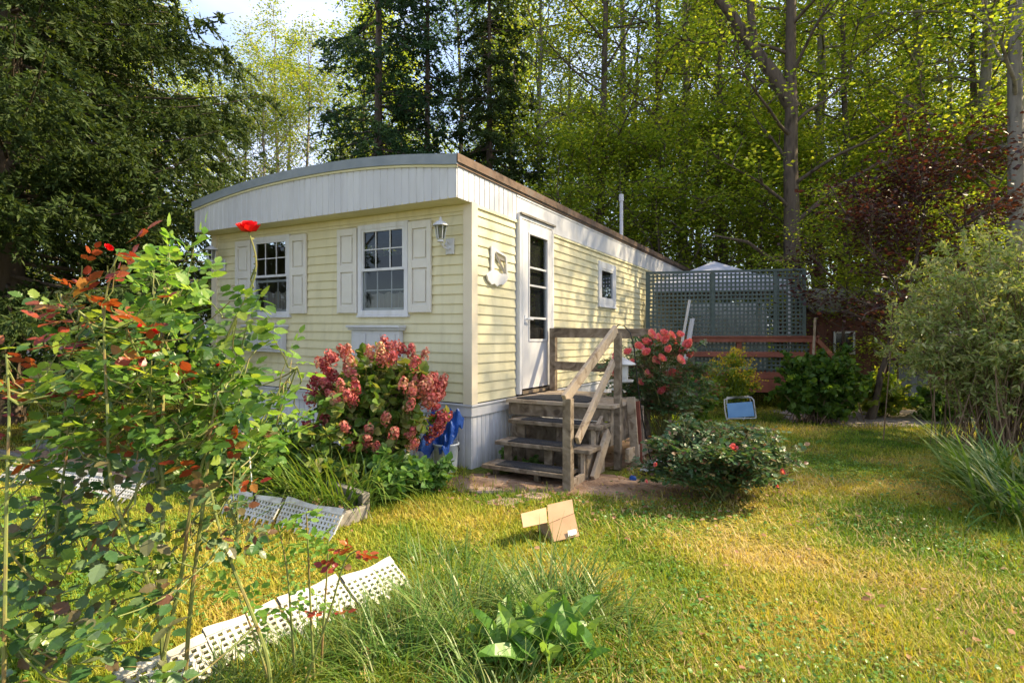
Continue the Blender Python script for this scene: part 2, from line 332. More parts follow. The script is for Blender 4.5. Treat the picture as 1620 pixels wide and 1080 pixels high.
l.new(t2.outputs['Fac'], bp.inputs['Height']); l.new(bp.outputs['Normal'], b.inputs['Normal'])
M['lawn'] = m
V, Fq = grid(-16, 16, -6, 24, 260, 240, terr)
structure(mk('lawn', V, [Fq], M['lawn'], smooth=True))
M['floor'] = mat('forest_floor', [(.05,.045,.02),(.10,.075,.04),(.08,.09,.03)], 1.5, .95, (1,1,1), .5)
V, Fq = grid(-150, 150, -80, 260, 120, 130, lambda X, Y: terr(X, Y) - .05 - .35 * ((np.abs(X) < 14.5) & (Y > -4.5) & (Y < 22)))
structure(mk('ground', V, [Fq], M['floor'], smooth=True))
# bare earth near the steps and by the shed
def patch(name, cx, cy, rx, ry, matr, seed, lift=.012, rot=0.0):
    r = np.random.default_rng(seed); nr, na = 10, 64; th = np.arange(na) * 2 * pi / na
    wob = 1 + .13 * np.sin(3 * th + seed) + .09 * np.sin(5 * th + 2 * seed) + .06 * np.sin(11 * th) + r.normal(0, .03, na)
    rr = np.linspace(0, 1, nr)[:, None]; X = rr * rx * wob * np.cos(th); Y = rr * ry * wob * np.sin(th)
    X, Y = cx + X * cos(rot) - Y * sin(rot), cy + X * sin(rot) + Y * cos(rot)
    V = np.stack([X, Y, terr(X, Y) + lift * (1 - rr ** 4)], -1).reshape(-1, 3)
    i = np.arange(nr - 1)[:, None] * na; k = np.arange(na)[None]; k2 = (k + 1) % na
    return structure(mk(name, V, [np.stack([i + k, i + k2, i + na + k2, i + na + k], -1).reshape(-1, 4)], matr, smooth=True))
M['earth'] = mat('bare_earth', [(.17,.10,.065),(.30,.19,.12),(.38,.26,.18)], 6, .95, (1,1,1), .8, bscale=40)
patch('bare_earth', .55, 5.2, 1.3, .42, M['earth'], 3, .02, -.15)
patch('mulch', 1.6, 6.7, 1.2, 1.1, M['earth'], 5, .02, .3)
patch('gravel_path', 6.2, 9.6, 1.7, .95, mat('path_gravel', [(.20,.16,.13),(.34,.29,.25)], 9, .95, (1,1,1), .6), 8, .03)
V, Fq = grid(-40, -5, 23.5, 29.5, 40, 8, lambda X, Y: terr(X, Y) + .02)
structure(mk('road', V, [Fq], M['road'], smooth=True))
# ---------------------------------------------------------------- the mobile home
C0 = A([-.428, 5.8, 0.]); U = A([.4963, .8682, 0]); W = A([.8682, -.4963, 0])
def H(t, w, z): p = C0 + U * t + W * w; return A([p[0], p[1], z + .0158 * max(0., -w)])
WD = 4.42; LEN = 14.5; ZF = .688; ZW = 2.77
home = thing('mobile_home', 'pale yellow single-storey mobile home with arched white fascia and white shutters', 'mobile home', C0)
def siding(openings, a0, a1, fn, z0, z1, pitch=.104):
    mb = MB(); z = z0
    while z < z1 - .01:
        zt = min(z + pitch, z1); cuts = sorted((o[0], o[1]) for o in openings if o[2] < z + pitch * .6 and o[3] > z + pitch * .4)
        seg = []; c = a0
        for p, q in cuts:
            if p > c: seg.append((c, p))
            c = max(c, q)
        if c < a1: seg.append((c, a1))
        for p, q in seg:
            mb.add([fn(p, .0, z), fn(q, .0, z), fn(q, .017, z), fn(p, .017, z), fn(q, .017, z + .012), fn(p, .017, z + .012), fn(q, .003, zt), fn(p, .003, zt)],
                   [(0,1,2,3),(3,2,4,5),(5,4,6,7)])
        z += pitch
    return mb
win = [(.824, 1.585), (2.789, 3.557)]
front_o = [(a + .03, b_ - .03, 1.64, 2.64) for a, b_ in win]
fr_fn = lambda s, o, z: H(-o, -s, z)          # s to the left, o outwards
sd_fn = lambda t, o, z: H(t, o, z)
siding(front_o, .06, WD - .06, fr_fn, ZF, ZW).build('front_siding', M['siding'], home)
siding([(.93, 1.90, .6, 2.9), (3.65, 4.42, 1.92, 2.60)], .06, LEN, sd_fn, ZF, ZW).build('side_siding', M['siding'], home)
# other sides and interior shell
mb = MB(H); mb.box((.02, -WD, ZF), (LEN, -WD + .03, ZW)); mb.box((LEN - .03, -WD + .03, ZF), (LEN, -.03, ZW)); mb.build('rear_wall', M['siding'], home)
mb = MB(H); mb.box((.02, -WD + .05, ZF - .03), (LEN, -.02, ZF)); mb.box((2.6, -WD + .05, ZF), (2.65, -.06, ZW)); mb.build('interior', M['dark'], home)
mb = MB(H)
for (t, w) in ((-.0, 0), (0, -WD)):
    sg = 1 if w == 0 else -1
    mb.add([(-.035, w + sg*.035, ZF-.01), (.075, w + sg*.035, ZF-.01), (.075, w, ZF-.01), (0, w, ZF-.01), (0, w - sg*.075, ZF-.01), (-.035, w - sg*.075, ZF-.01)] +
           [(-.035, w + sg*.035, ZW+.01), (.075, w + sg*.035, ZW+.01), (.075, w, ZW+.01), (0, w, ZW+.01), (0, w - sg*.075, ZW+.01), (-.035, w - sg*.075, ZW+.01)],
           [(0,1,7,6),(1,2,8,7),(4,5,11,10),(5,0,6,11),(0,5,4,3,2,1)])
    mb.build('corner_post', M['post'], home); mb = MB(H)
# skirting: trim band then ribbed panels
def ribbed(fn, a0, a1, z0, zt, pitch=.085, dep=.01):
    mb = MB(); a = a0; gw = .012
    while a < a1 - 1e-6:
        b_ = min(a + pitch, a1); pr = [(a, 0), (a + gw, 0), (a + gw + .004, dep), (b_ - .004, dep), (b_, 0)]
        for (p, dp), (q, dq) in zip(pr[:-1], pr[1:]):
            mb.add([fn(p, dp, z0), fn(q, dq, z0), fn(q, dq, zt(q)), fn(p, dp, zt(p))], [(0,1,2,3)])
        a = b_
    return mb
mbs = ribbed(fr_fn, -.02, WD + .02, -.05, lambda a: .56); mbs.build('front_skirting', M['vinyl'], home)
ribbed(sd_fn, .01, LEN, -.05, lambda a: .56).build('side_skirting', M['vinyl'], home)
mb = MB(H); mb.box((-.03, -WD - .03, .55), (-.012, .03, ZF - .012)); mb.box((-.012, .012, .55), (LEN, .03, ZF - .012)); mb.box((-.045, -WD - .04, ZF-.032), (-.031, .045, ZF - .014)); mb.box((-.031, .031, ZF-.032), (LEN, .045, ZF - .014)); mb.box((-.016, -.002, -.05), (.03, .016, .55))
mb.build('skirting_trim', M['white'], home, bevel=.003)
# fascia, soffit, roof
OV = .283
def arc(s): return .03 + .17 * max(0., 1 - abs((s - WD / 2) / (WD / 2)) ** 2.2)
ft = lambda s, o, z: H(-OV - o, -s, z)
ribbed(ft, -.02, WD + .02, ZW, lambda s: 3.06 + arc(s), .1, .006).build('front_fascia', M['white'], home)
fs = lambda t, o, z: H(t, .02 + o, z)
ribbed(fs, -OV - .004, .93, ZW, lambda s: 3.10, .1, .007).build('ribbed_side_fascia', M['white'], home)
mb = MB(H); mb.box((.93, .0, ZW + .0), (LEN + .2, .024, 3.10)); mb.box((.93, .024, 3.05), (LEN + .2, .032, 3.07)); mb.box((.93, .024, ZW), (LEN + .2, .034, ZW + .02)); mb.build('side_fascia', M['white'], home)
mb = MB(H); mb.box((-OV, -WD - .02, ZW), (.0, .02, ZW + .02)); mb.build('soffit', M['soffit'], home)
mb = MB(H); mb.box((-.03, -WD + .05, ZW - .07), (0.0, -.05, ZW - .003)); mb.build('frieze_board', M['siding'], home)
mb = MB(H); mb.box((-.019, .08, ZW - .05), (.93, .024, ZW - .002)) if 0 else mb.box((.08, .004, ZW - .03), (LEN, .03, ZW - .002)); mb.build('side_channel', M['soffit'], home)
NS = 28; ss = [-.04 + (WD + .08) * i / NS for i in range(NS + 1)]
def strip(t0, t1, lo, hi, nm, mt):
    mb = MB(H)
    for i in range(NS):
        a, b_ = ss[i], ss[i + 1]; za, zb = arc(a), arc(b_)
        mb.add([(t0,-a,lo+za),(t0,-b_,lo+zb),(t1,-b_,lo+zb),(t1,-a,lo+za),(t0,-a,hi+za),(t0,-b_,hi+zb),(t1,-b_,hi+zb),(t1,-a,hi+za)],
               [(0,1,2,3),(7,6,5,4),(0,4,5,1),(2,6,7,3)] + ([(0,3,7,4)] if i == 0 else []) + ([(1,5,6,2)] if i == NS - 1 else []))
    return mb.build(nm, mt, home)
strip(-OV + .0, LEN + .25, 3.075, 3.155, 'roof', M['roof'])
strip(-OV - .035, -OV - .002, 3.06, 3.165, 'front_roof_edge', M['cap'])
strip(-OV - .02, -OV - .0145, 3.035, 3.058, 'front_drip_strip', M['soffit'])
mb = MB(H); mb.box((-OV - .03, .043, 3.115), (LEN + .25, .055, 3.2)); mb.box((-OV - .03, .03, 3.08), (LEN + .25, .043, 3.094)); mb.build('side_roof_edge', M['rust'], home)
# vent pipe
mb = MB(H); mb.tube([(6.3, -.5, 3.1), (6.3, -.5, 4.2)], .036, 12); mb.tube([(6.3, -.5, 4.2), (6.3, -.5, 4.34)], .048, 12); mb.tube([(6.3,-.5,3.2),(6.3,-.5,3.26)], [.1,.04], 12)
mb.build('vent_pipe', M['white'], home, smooth=False)
# windows
def window(fn, a0, a1, z0, z1, lower_open=False, cols=3, curt=True, muntin=True, trim=.055):
    def bx(mb, p, q, o0, o1, r0, r1):
        mb.add([fn(p,o0,r0),fn(q,o0,r0),fn(q,o1,r0),fn(p,o1,r0),fn(p,o0,r1),fn(q,o0,r1),fn(q,o1,r1),fn(p,o1,r1)],
               [(0,3,2,1),(4,5,6,7),(0,1,5,4),(1,2,6,5),(2,3,7,6),(3,0,4,7)])
    fm = MB(); T = trim
    bx(fm, a0, a0 + T, -.03, .035, z0, z1); bx(fm, a1 - T, a1, -.03, .035, z0, z1); bx(fm, a0 + T, a1 - T, -.03, .033, z1 - T, z1); bx(fm, a0 + T, a1 - T, -.03, .033, z0, z0 + T)
    bx(fm, a0 - .01, a1 + .01, .0, .05, z0 - .025, z0 - .001)
    w = fm.build('window', M['vinyl'], home, bevel=.003)
    i0, i1, j0, j1 = a0 + T, a1 - T, z0 + T, z1 - T; zm = (j0 + j1) / 2
    sm = MB(); f_ = .03
    def sash(lo, hi, o):
        bx(sm, i0, i0 + f_, o, o + .022, lo, hi); bx(sm, i1 - f_, i1, o, o + .022, lo, hi); bx(sm, i0 + f_, i1 - f_, o, o + .021, lo, lo + f_); bx(sm, i0 + f_, i1 - f_, o, o + .021, hi - f_, hi)
    if muntin:
        sash(zm - .015, j1, .005); lo_t = zm - .08 if lower_open else zm + .015
        sash(j0 + (.0), lo_t + .03 if lower_open else zm + .018, -.022)
        for lo, hi, o in ((zm, j1, .011), (j0, zm, -.016)):
            for c in range(1, cols): x = i0 + (i1 - i0) * c / cols; bx(sm, x - .006, x + .006, o, o + .008, lo + .02, hi - .02)
            if not (lower_open and lo == j0): bx(sm, i0 + .03, i1 - .03, o + .001, o + .007, (lo + hi) / 2 - .006, (lo + hi) / 2 + .006)
    else: sash(j0, j1, .005)
    sm.build('sash', M['vinyl'], w)
    gm = MB(); gm.add([fn(i0, .006, j0), fn(i1, .006, j0), fn(i1, .006, j1), fn(i0, .006, j1)], [(0,1,2,3)]); gm.build('pane', M['glass'], w)
    if curt:
        cm = MB(); N_ = 40; top = j0 + (j1 - j0) * curt
        for i in range(N_):
            p = i0 + (i1 - i0) * i / N_; q = i0 + (i1 - i0) * (i + 1) / N_; d1 = -.10 + .012 * sin(i * .9); d2 = -.10 + .012 * sin((i + 1) * .9)
            cm.add([fn(p, d1, j0 - .03 ), fn(q, d2, j0 - .03), fn(q, d2, top - .03 * abs(sin(i * .31))), fn(p, d1, top - .03 * abs(sin(i * .31)))], [(0,1,2,3)])
        cm.build('curtain', M['lace'], w)
    return w
window(fr_fn, win[0][0], win[0][1], 1.615, 2.665, curt=.24)
window(fr_fn, win[1][0], win[1][1], 1.615, 2.665, lower_open=True, curt=.30)
window(sd_fn, 3.63, 4.445, 1.90, 2.62, muntin=False, curt=0, trim=.11)
# shutters (raised panels)
for a0, a1 in ((.497, .812), (1.60, 1.918), (2.468, 2.776), (3.575, 3.90)):
    mb = MB(); z0, z1 = 1.64, 2.642
    def bx(mb, p, q, o0, o1, r0, r1):
        mb.add([fr_fn(p,o0,r0),fr_fn(q,o0,r0),fr_fn(q,o1,r0),fr_fn(p,o1,r0),fr_fn(p,o0,r1),fr_fn(q,o0,r1),fr_fn(q,o1,r1),fr_fn(p,o1,r1)],
               [(0,3,2,1),(4,5,6,7),(0,1,5,4),(1,2,6,5),(2,3,7,6),(3,0,4,7)])
    zc = z0 + (z1 - z0) * .53; rail = .055
    bx(mb, a0, a0 + rail, .018, .045, z0, z1); bx(mb, a1 - rail, a1, .018, .045, z0, z1)
    for r0, r1 in ((z0, z0 + .09), (zc - .045, zc + .045), (z1 - .08, z1)): bx(mb, a0 + rail, a1 - rail, .018, .045, r0, r1)
    bx(mb, a0 + rail, a1 - rail, .018, .026, z0 + .09, zc - .045); bx(mb, a0 + rail, a1 - rail, .018, .026, zc + .045, z1 - .08)
    for r0, r1 in ((z0 + .115, zc - .07), (zc + .07, z1 - .105)): bx(mb, a0 + rail + .022, a1 - rail - .022, .026, .040, r0, r1)
    mb.build('shutter', M['shutter'], home, bevel=.004)
# white panelled boxes under the windows
for a0, a1 in ((.90, 1.62), (2.86, 3.58)):
    mb = MB(); bx(mb, a0, a1, .018, .10, 1.14, 1.44); bx(mb, a0 - .03, a1 + .03, .018, .13, 1.44, 1.465); bx(mb, a0 - .045, a1 + .045, .018, .15, 1.466, 1.495)
    for i in range(3):
        p = a0 + .04 + i * (a1 - a0 - .05) / 3; bx(mb, p, p + (a1 - a0) / 3 - .05, .10, .112, 1.18, 1.40)
    mb.build('window_box', M['white'], home, bevel=.006)
# wall lamps
for s in (.25, 4.20):
    q = H(-.02, -s, 2.36); o = -U
    mb = MB(); pl = MB(); bx(pl, s - .055, s + .055, .018, .035, 2.25, 2.42)
    lp = pl.build('wall_lamp', M['white'], home, bevel=.01)
    c = q + o * .17
    mb.tube([q + A([0,0,-.03]), q + o * .05 + A([0,0,-.06]), q + o * .11 + A([0,0,-.05]), c + A([0,0,.0])], .012, 8)
    mb.tube([q + o*.02 + A([0,0,-.0]), q + o * .06 + A([0,0,.03]), q + o * .09 + A([0,0,-.02])], .008, 6)
    mb.lathe(c, [(.0,-.01),(.035,0),(.03,.02),(.042,.03)], 12)
    for k in range(6):
        a = k * pi / 3; mb.tube([c + A([.04*cos(a), .04*sin(a), .03]), c + A([.062*cos(a), .062*sin(a), .17])], .004, 4)
    mb.lathe(c, [(.085,.165),(.082,.175),(.05,.205),(.02,.22),(.012,.235),(.014,.25),(0,.262)], 12)
    mb.build('lantern', M['white'], lp, smooth=False)
    mb = MB(); mb.lathe(c, [(.036,.035),(.056,.165)], 6); mb.build('lantern_glass', M['glass'], lp)
# door
def sbx(mb, p, q, o0, o1, r0, r1): mb.add([sd_fn(p,o0,r0),sd_fn(q,o0,r0),sd_fn(q,o1,r0),sd_fn(p,o1,r0),sd_fn(p,o0,r1),sd_fn(q,o0,r1),sd_fn(q,o1,r1),sd_fn(p,o1,r1)], [(0,3,2,1),(4,5,6,7),(0,1,5,4),(1,2,6,5),(2,3,7,6),(3,0,4,7)])
fm = MB(); sbx(fm, .945, 1.0, -.02, .06, .70, 2.86); sbx(fm, 1.835, 1.885, -.02, .06, .70, 2.84); sbx(fm, 1.0, 1.835, -.02, .058, 2.80, 2.84)
fm.build('door_frame', M['vinyl'], home, bevel=.003)
fm = MB(); sbx(fm, .95, 1.90, .04, .085, 2.843, 2.865); fm.build('drip_cap', M['woodgrey'], home)
fm = MB(); sbx(fm, 1.0, 1.835, -.02, .075, .70, .735); fm.build('threshold', M['wood'], home)
dm = MB(); g0, g1, q0, q1 = 1.19, 1.68, 1.36, 2.64
sbx(dm, 1.01, g0, .02, .056, .76, 2.79); sbx(dm, g1, 1.83, .02, .056, .76, 2.79); sbx(dm, g0, g1, .02, .056, .76, q0); sbx(dm, g0, g1, .02, .056, q1, 2.79)
for z_ in (1.62, 2.02, 2.24): sbx(dm, g0, g1, .03, .05, z_ - .012, z_ + .012)
sbx(dm, g0 - .02, g1 + .02, .056, .066, q0 - .03, q0); sbx(dm, g0 - .02, g0, .056, .066, q0, q1); sbx(dm, g1, g1 + .02, .056, .066, q0, q1); sbx(dm, g0 - .02, g1 + .02, .056, .066, q1, q1 + .02)
door = dm.build('door', M['white'], home, bevel=.002)
gm = MB(); gm.add([sd_fn(g0, .037, q0), sd_fn(g1, .037, q0), sd_fn(g1, .037, q1), sd_fn(g0, .037, q1)], [(0,1,2,3)]); gm.build('door_pane', M['glass'], door)
gm = MB(); gm.add([sd_fn(g0 - .08, -.015, q0 - .1), sd_fn(g1 + .08, -.015, q0 - .1), sd_fn(g1 + .08, -.015, q1 + .1), sd_fn(g0 - .08, -.015, q1 + .1)], [(0,1,2,3)]); gm.build('dark_sheet', M['dark'], door)  # sheet behind the pane, coloured near-black for the unlit inside
hm = MB(); hm.tube([sd_fn(1.09, .056, 1.60), sd_fn(1.09, .10, 1.60), sd_fn(1.11, .11, 1.60), sd_fn(1.19, .11, 1.595)], .009, 8); sbx(hm, 1.07, 1.11, .056, .064, 1.55, 1.65); hm.build('handle', M['vinyl'], door)
# sailboat wall ornament
orn = thing('wall_ornament', 'white carved sailboat ornament hanging on the yellow siding left of the door', 'wall ornament', H(.48, .03, 1.95))
fo = lambda a, b_, d: sd_fn(.24 + a, .022 + d, 1.95 + b_)
mb = MB(); mb.prism([(0,.10),(.03,.04),(.10,.0),(.16,.015),(.21,-.01),(.27,.015),(.35,.02),(.42,.06),(.47,.13),(.40,.15),(.30,.14),(.20,.16),(.08,.15)], fo, 0, .025); mb.build('hull', M['white'], orn, bevel=.004)
mb = MB(); mb.prism([(.10,.15),(.10,.43),(.13,.43),(.45,.13),(.42,.12),(.17,.36),(.16,.15)], fo, 0, .018); mb.build('sail_frame', M['white'], orn, bevel=.003)
mb = MB(); mb.prism([(.13,.42),(.42,.37),(.45,.34),(.46,.14),(.43,.15),(.42,.32),(.40,.345),(.14,.385)], fo, 0, .016); mb.build('jib_frame', M['white'], orn, bevel=.003)
mb = MB(); mb.prism([(.24,.33),(.38,.32),(.38,.29),(.26,.30)], fo, 0, .02); mb.prism([(.18,.36),(.40,.14),(.42,.15),(.20,.37)], fo, 0.004, .022); mb.build('boom', M['woodgrey'], orn)

# ---------------------------------------------------------------- porch steps
def Pp(t, w, z):  p = C0 + U * t + W * w; return A([p[0], p[1], z])
porch = thing('porch_steps', 'weathered wooden porch steps with landing and slanted handrail at the white door', 'steps', Pp(.6, .8, 0))
tr_ = [(-.22, .13, 0, 1.17), (.03, .32, 0, 1.31), (.30, .505, 0, 1.31)]
for i, (t, z, _, w1) in enumerate(tr_):
    MB(Pp).box((t, .27, z - .038), (t + .30, w1, z)).build('tread', M['wood'], porch, bevel=.005)
mb = MB(Pp)
k = 0.0
while k < 1.20:                                              # landing boards run outwards from the wall
    mb.box((.55 + k, .10, .652), (.55 + k + .136, 1.36, .69)); k += .142
mb.build('landing_boards', M['woodlight'], porch, bevel=.004)
MB(Pp).box((.575, .12, .52), (.61, 1.30, .65)).build('front_joist', M['wood'], porch, bevel=.004)
MB(Pp).box((.61, 1.27, .26), (1.75, 1.305, .65)).build('side_joist', M['wood'], porch, bevel=.004)  # made deeper than a joist to block sun under the landing
for w_ in (.34, .80, 1.16):                                   # stringer blocks
    mb = MB(Pp); mb.box((-.12, w_, 0), (-.07, w_ + .05, .09)); mb.box((.10, w_, .0), (.14, w_ + .09, .28)); mb.box((.38, w_, .0), (.42, w_ + .09, .466)); mb.build('step_support', M['wood'], porch, bevel=.003)
mb = MB(Pp); mb.prism([(-.20,.0),(.62,.0),(.62,.60),(.40,.465),(.33,.465),(.33,.28),(.07,.28),(.07,.09),(-.20,.09)], lambda a, b_, d: (a, d, b_), 1.20, 1.238); mb.build('stringer', M['woodlight'], porch, bevel=.003)
MB(Pp).box((.62, .14, .02), (.64, 1.20, .50)).build('back_board', M['wood'], porch)
def post(t, w, z0, z1, nm='post', mt='wood', r=.040): MB(Pp).box((t - r, w - r, z0), (t + r, w + r, z1)).build(nm, M[mt], porch, bevel=.006)
post(-.26, 1.22, -.03, .83); post(.76, 1.33, 0, 1.42, r=.036); post(1.72, 1.36, 0, 1.44, r=.036); post(1.70, .14, .69, 1.50)
mb = MB(); mb.beam(Pp(-.30, 1.20, .82), Pp(.74, 1.315, 1.46), .042, .10); mb.build('handrail', M['woodlight'], porch, bevel=.006)
mb = MB(); mb.beam(Pp(-.22, 1.29, .45), Pp(.70, 1.30, 1.12), .038, .085); mb.build('lower_rail', M['woodlight'], porch, bevel=.006)
mb = MB(); mb.beam(Pp(1.655, .12, 1.44), Pp(1.66, 1.48, 1.42), .04, .12); mb.build('back_rail', M['wood'], porch, bevel=.005)
mb = MB(); mb.beam(Pp(1.66, .16, 1.02), Pp(1.66, 1.36, 1.0), .04, .11); mb.build('back_middle_rail', M['wood'], porch, bevel=.005)
mb = MB(); mb.beam(Pp(.72, 1.44, .16), Pp(1.9, 1.44, .12), .04, .14); mb.build('side_kick_board', M['woodlight'], porch, bevel=.005)
mb = MB(); mb.beam(Pp(.15, 1.30, 0.02), Pp(.55, 1.30, .42), .04, .13); mb.build('brace', M['woodlight'], porch, bevel=.005)
# planks leaning against the landing
for i, (t, mt) in enumerate(((.95, 'woodlight'), (1.12, 'deckred'), (1.26, 'woodlight'))):
    mb = MB(); mb.beam(Pp(t, 1.46 - .02 * i, .01), Pp(t + .01, 1.405, .74 - .06 * i), .09, .022, up=U)
    o = mb.build('leaning_plank', M[mt], origin=Pp(t, 1.6, 0), bevel=.003); tag(o, ['pale upright plank leaning on the porch side, nearest the steps', 'reddish upright plank between two pale ones beside the porch', 'pale upright plank leaning by the back porch post, farthest'][i], 'plank', 'planks leaning on the porch')
# mats
for i, (t, z, _, w1) in enumerate(tr_):
    mb = MB(Pp)
    for a in range(6): mb.box((t + .03 + a * .036, .42, z + .001), (t + .058 + a * .036, 1.12, z + .012))
    mb.box((t + .025, .41, z + .0005), (t + .25, 1.13, z + .007))
    o = mb.build('step_mat', M['mat'], origin=Pp(t, .8, z)); tag(o, ['black ribbed rubber mat on the lowest porch step', 'black ribbed rubber mat on the middle porch step', 'black ribbed rubber mat on the top porch step'][i], 'mat', 'rubber mats on the porch steps')
mb = MB(Pp); poly = [(.62 + 1.0 * .0, .22)] + [(.62 + .5 * sin(a) * 1.25, .62 - .42 * cos(a)) for a in np.linspace(0.0, pi, 20)]
mb.prism(poly[1:], lambda a, b_, d: (a, b_, d), .691, .703); o = mb.build('doormat', M['mat'], origin=Pp(.9, .6, .69)); tag(o, 'dark half-round doormat on the landing before the door', 'doormat')

# ---------------------------------------------------------------- small things round the house
c = Pp(-.22, -.16, 0); mb = MB(); mb.lathe(c, [(0,.0),(.105,.0),(.11,.02),(.13,.28),(.138,.285),(.138,.30),(.125,.30),(.12,.26),(0,.26)], 24)
bk = thing('bucket', 'pale grey plastic bucket standing by the house corner under a blue tarp', 'bucket', c); mb.build('bucket_body', M['bucket'], bk, smooth=True)
mb = MB(); mb.tube([c + A([.137*cos(a), .137*sin(a), .28 - .10*sin((a+.4))]) for a in np.linspace(-.4, pi-.4, 12)], .004, 5); mb.build('handle', M['iron'], bk)
r = np.random.default_rng(5); N1, N2 = 30, 26
uu, vv = np.meshgrid(np.linspace(0, 1, N1), np.linspace(0, 1, N2)); T0 = -.10 - .28 * vv - .05 * np.sin(uu * 9); W0 = -.42 + .42 * uu * (1) + .0 * vv
Zt = .60 - .36 * vv - .12 * (uu - .5) ** 2 + .035 * np.sin(uu * 17 + vv * 5) + .03 * np.sin(vv * 21 + uu * 8) + .02 * np.sin(uu * 31 - vv * 13)
P_ = np.stack([C0[0] + U[0]*T0 + W[0]*W0, C0[1] + U[1]*T0 + W[1]*W0, Zt], -1).reshape(-1, 3)
i = (np.arange(N2 - 1) * N1)[:, None] + np.arange(N1 - 1)[None]; fq = np.stack([i, i + 1, i + N1 + 1, i + N1], -1).reshape(-1, 4)
o = mk('tarp', P_, [fq], M['tarp'], origin=Pp(-.2, -.3, .3), smooth=False); o.modifiers.new('solid', 'SOLIDIFY').thickness = .004
tag(o, 'crumpled blue tarp draped down beside the white skirting corner', 'tarp')
# shepherd hook and hanging feeder
b0 = at(1030, 722, 6.15); b0[2] = 0; top = at(1000, 519, 6.05)
hk = thing('shepherd_hook', 'thin black iron shepherd hook arching over the pink rose bush', 'garden hook', b0)
pth = [b0, at(1016, 660, 6.1), at(1008, 600, 6.07), at(1003, 550, 6.05), at(997, 526, 6.05), at(988, 516, 6.05), at(978, 514, 6.05), at(972, 522, 6.05), at(972, 535, 6.05), at(968, 541, 6.05)]
tubes('hook_rod', [(A(pth), .007)], M['iron'], hk)
fc = at(984, 585, 6.05)
fd = thing('bird_feeder', 'white hanging bird feeder with glass column on the black hook', 'bird feeder', fc)
mb = MB(); mb.lathe(fc, [(0,.14),(.03,.13),(.14,.075),(.15,.06),(.14,.055),(0,.06)], 18); mb.build('feeder_roof', M['plast'], fd, smooth=True)
mb = MB(); mb.lathe(fc, [(.065,-.11),(.07,.055)], 18); mb.build('feeder_tube', M['plast'], fd, smooth=True)
mb = MB(); mb.lathe(fc, [(0,-.13),(.12,-.13),(.125,-.105),(.11,-.11),(0,-.11)], 18); mb.build('feeder_tray', M['plast'], fd, smooth=True)
mb = MB(); mb.tube([fc + A([0,0,.14]), at(971, 541, 6.05)], .003, 5); mb.build('wire', M['iron'], fd)
# trash under the porch
r = np.random.default_rng(9)
def blob(name, c, rx, ry, rz, matr, label, cat, seed, amp=.25):
    r = np.random.default_rng(seed); mb = MB(); seg, rn = 16, 10; ph = r.uniform(0, 6, 6)
    for j in range(rn + 1):
        for k in range(seg):
            a = 2*pi*k/seg; e = -pi/2 + pi*j/rn; d = 1 + amp*(sin(3*a+ph[0]+2*e) * .5 + sin(5*a+ph[1]-3*e)*.35 + sin(7*e+ph[2]+a)*.3) * cos(e)
            mb.V.append(A([c[0]+rx*d*cos(e)*cos(a), c[1]+ry*d*cos(e)*sin(a), max(c[2]+rz*d*sin(e), 0.003)]))
    for j in range(rn):
        for k in range(seg):
            a = j*seg+k; b_ = j*seg+(k+1)%seg; mb.F.append([a,b_,b_+seg,a+seg])
    return tag(mb.build(name, matr, origin=c), label, cat)
blob('trash_bag', Pp(1.55, 1.85, .18), .2, .17, .17, M['black'], 'black plastic trash bag heaped beside the porch', 'trash bag', 3)
blob('foil_heap', Pp(.85, 1.75, .05), .16, .12, .07, M['foil'], 'crumpled silver foil heap beside the leaning planks', 'foil', 4, .5)
blob('crumpled_wrapper', Pp(1.0, 2.25, .03), .22, .1, .04, M['foil'], 'flat crumpled silver wrapper lying on the mulch', 'wrapper', 8, .5)
blob('blue_ball', Pp(.35, 1.62, .03), .035, .035, .035, M['tarp'], 'small blue ball lying by the porch brace', 'ball', 5, .02)
mb = MB(Pp); mb.box((1.35, 1.66, 0), (1.75, 2.06, .02)); mb.box((1.35,1.66,.02),(1.37,2.06,.16)); mb.box((1.73,1.66,.02),(1.75,2.06,.16)); mb.box((1.37,1.66,.02),(1.73,1.68,.16)); mb.box((1.37,2.04,.02),(1.73,2.06,.16))
tag(mb.build('storage_tray', M['deckred'], origin=Pp(1.55, 1.85, 0), bevel=.01), 'shallow reddish plastic tray holding the black trash bag', 'tray')
# pavers
for i, (x, y, rx) in enumerate(((800, 795, .14), (768, 776, .13), (846, 788, .12))):
    p = gp(x, y); mb = MB(); a0 = .4 * i
    poly = [(p[0] + rx*1.15*cos(a+a0)*(1+.22*sin(2*a+i*1.7)+.1*sin(5*a+i)), p[1] + rx*.8*sin(a+a0)) for a in np.linspace(0, 2*pi, 9)[:-1]]
    mb.prism(poly, lambda a, b_, d: (a, b_, d), p[2] - .01, p[2] + .02)
    tag(mb.build('stepping_stone', M['paver'], origin=p, bevel=.01), ['pink flat stepping stone closest to the lawn', 'pink flat stepping stone nearest the white skirting corner', 'pink flat stepping stone just before the handrail post'][i], 'stepping stone', 'pink stepping stones before the porch')
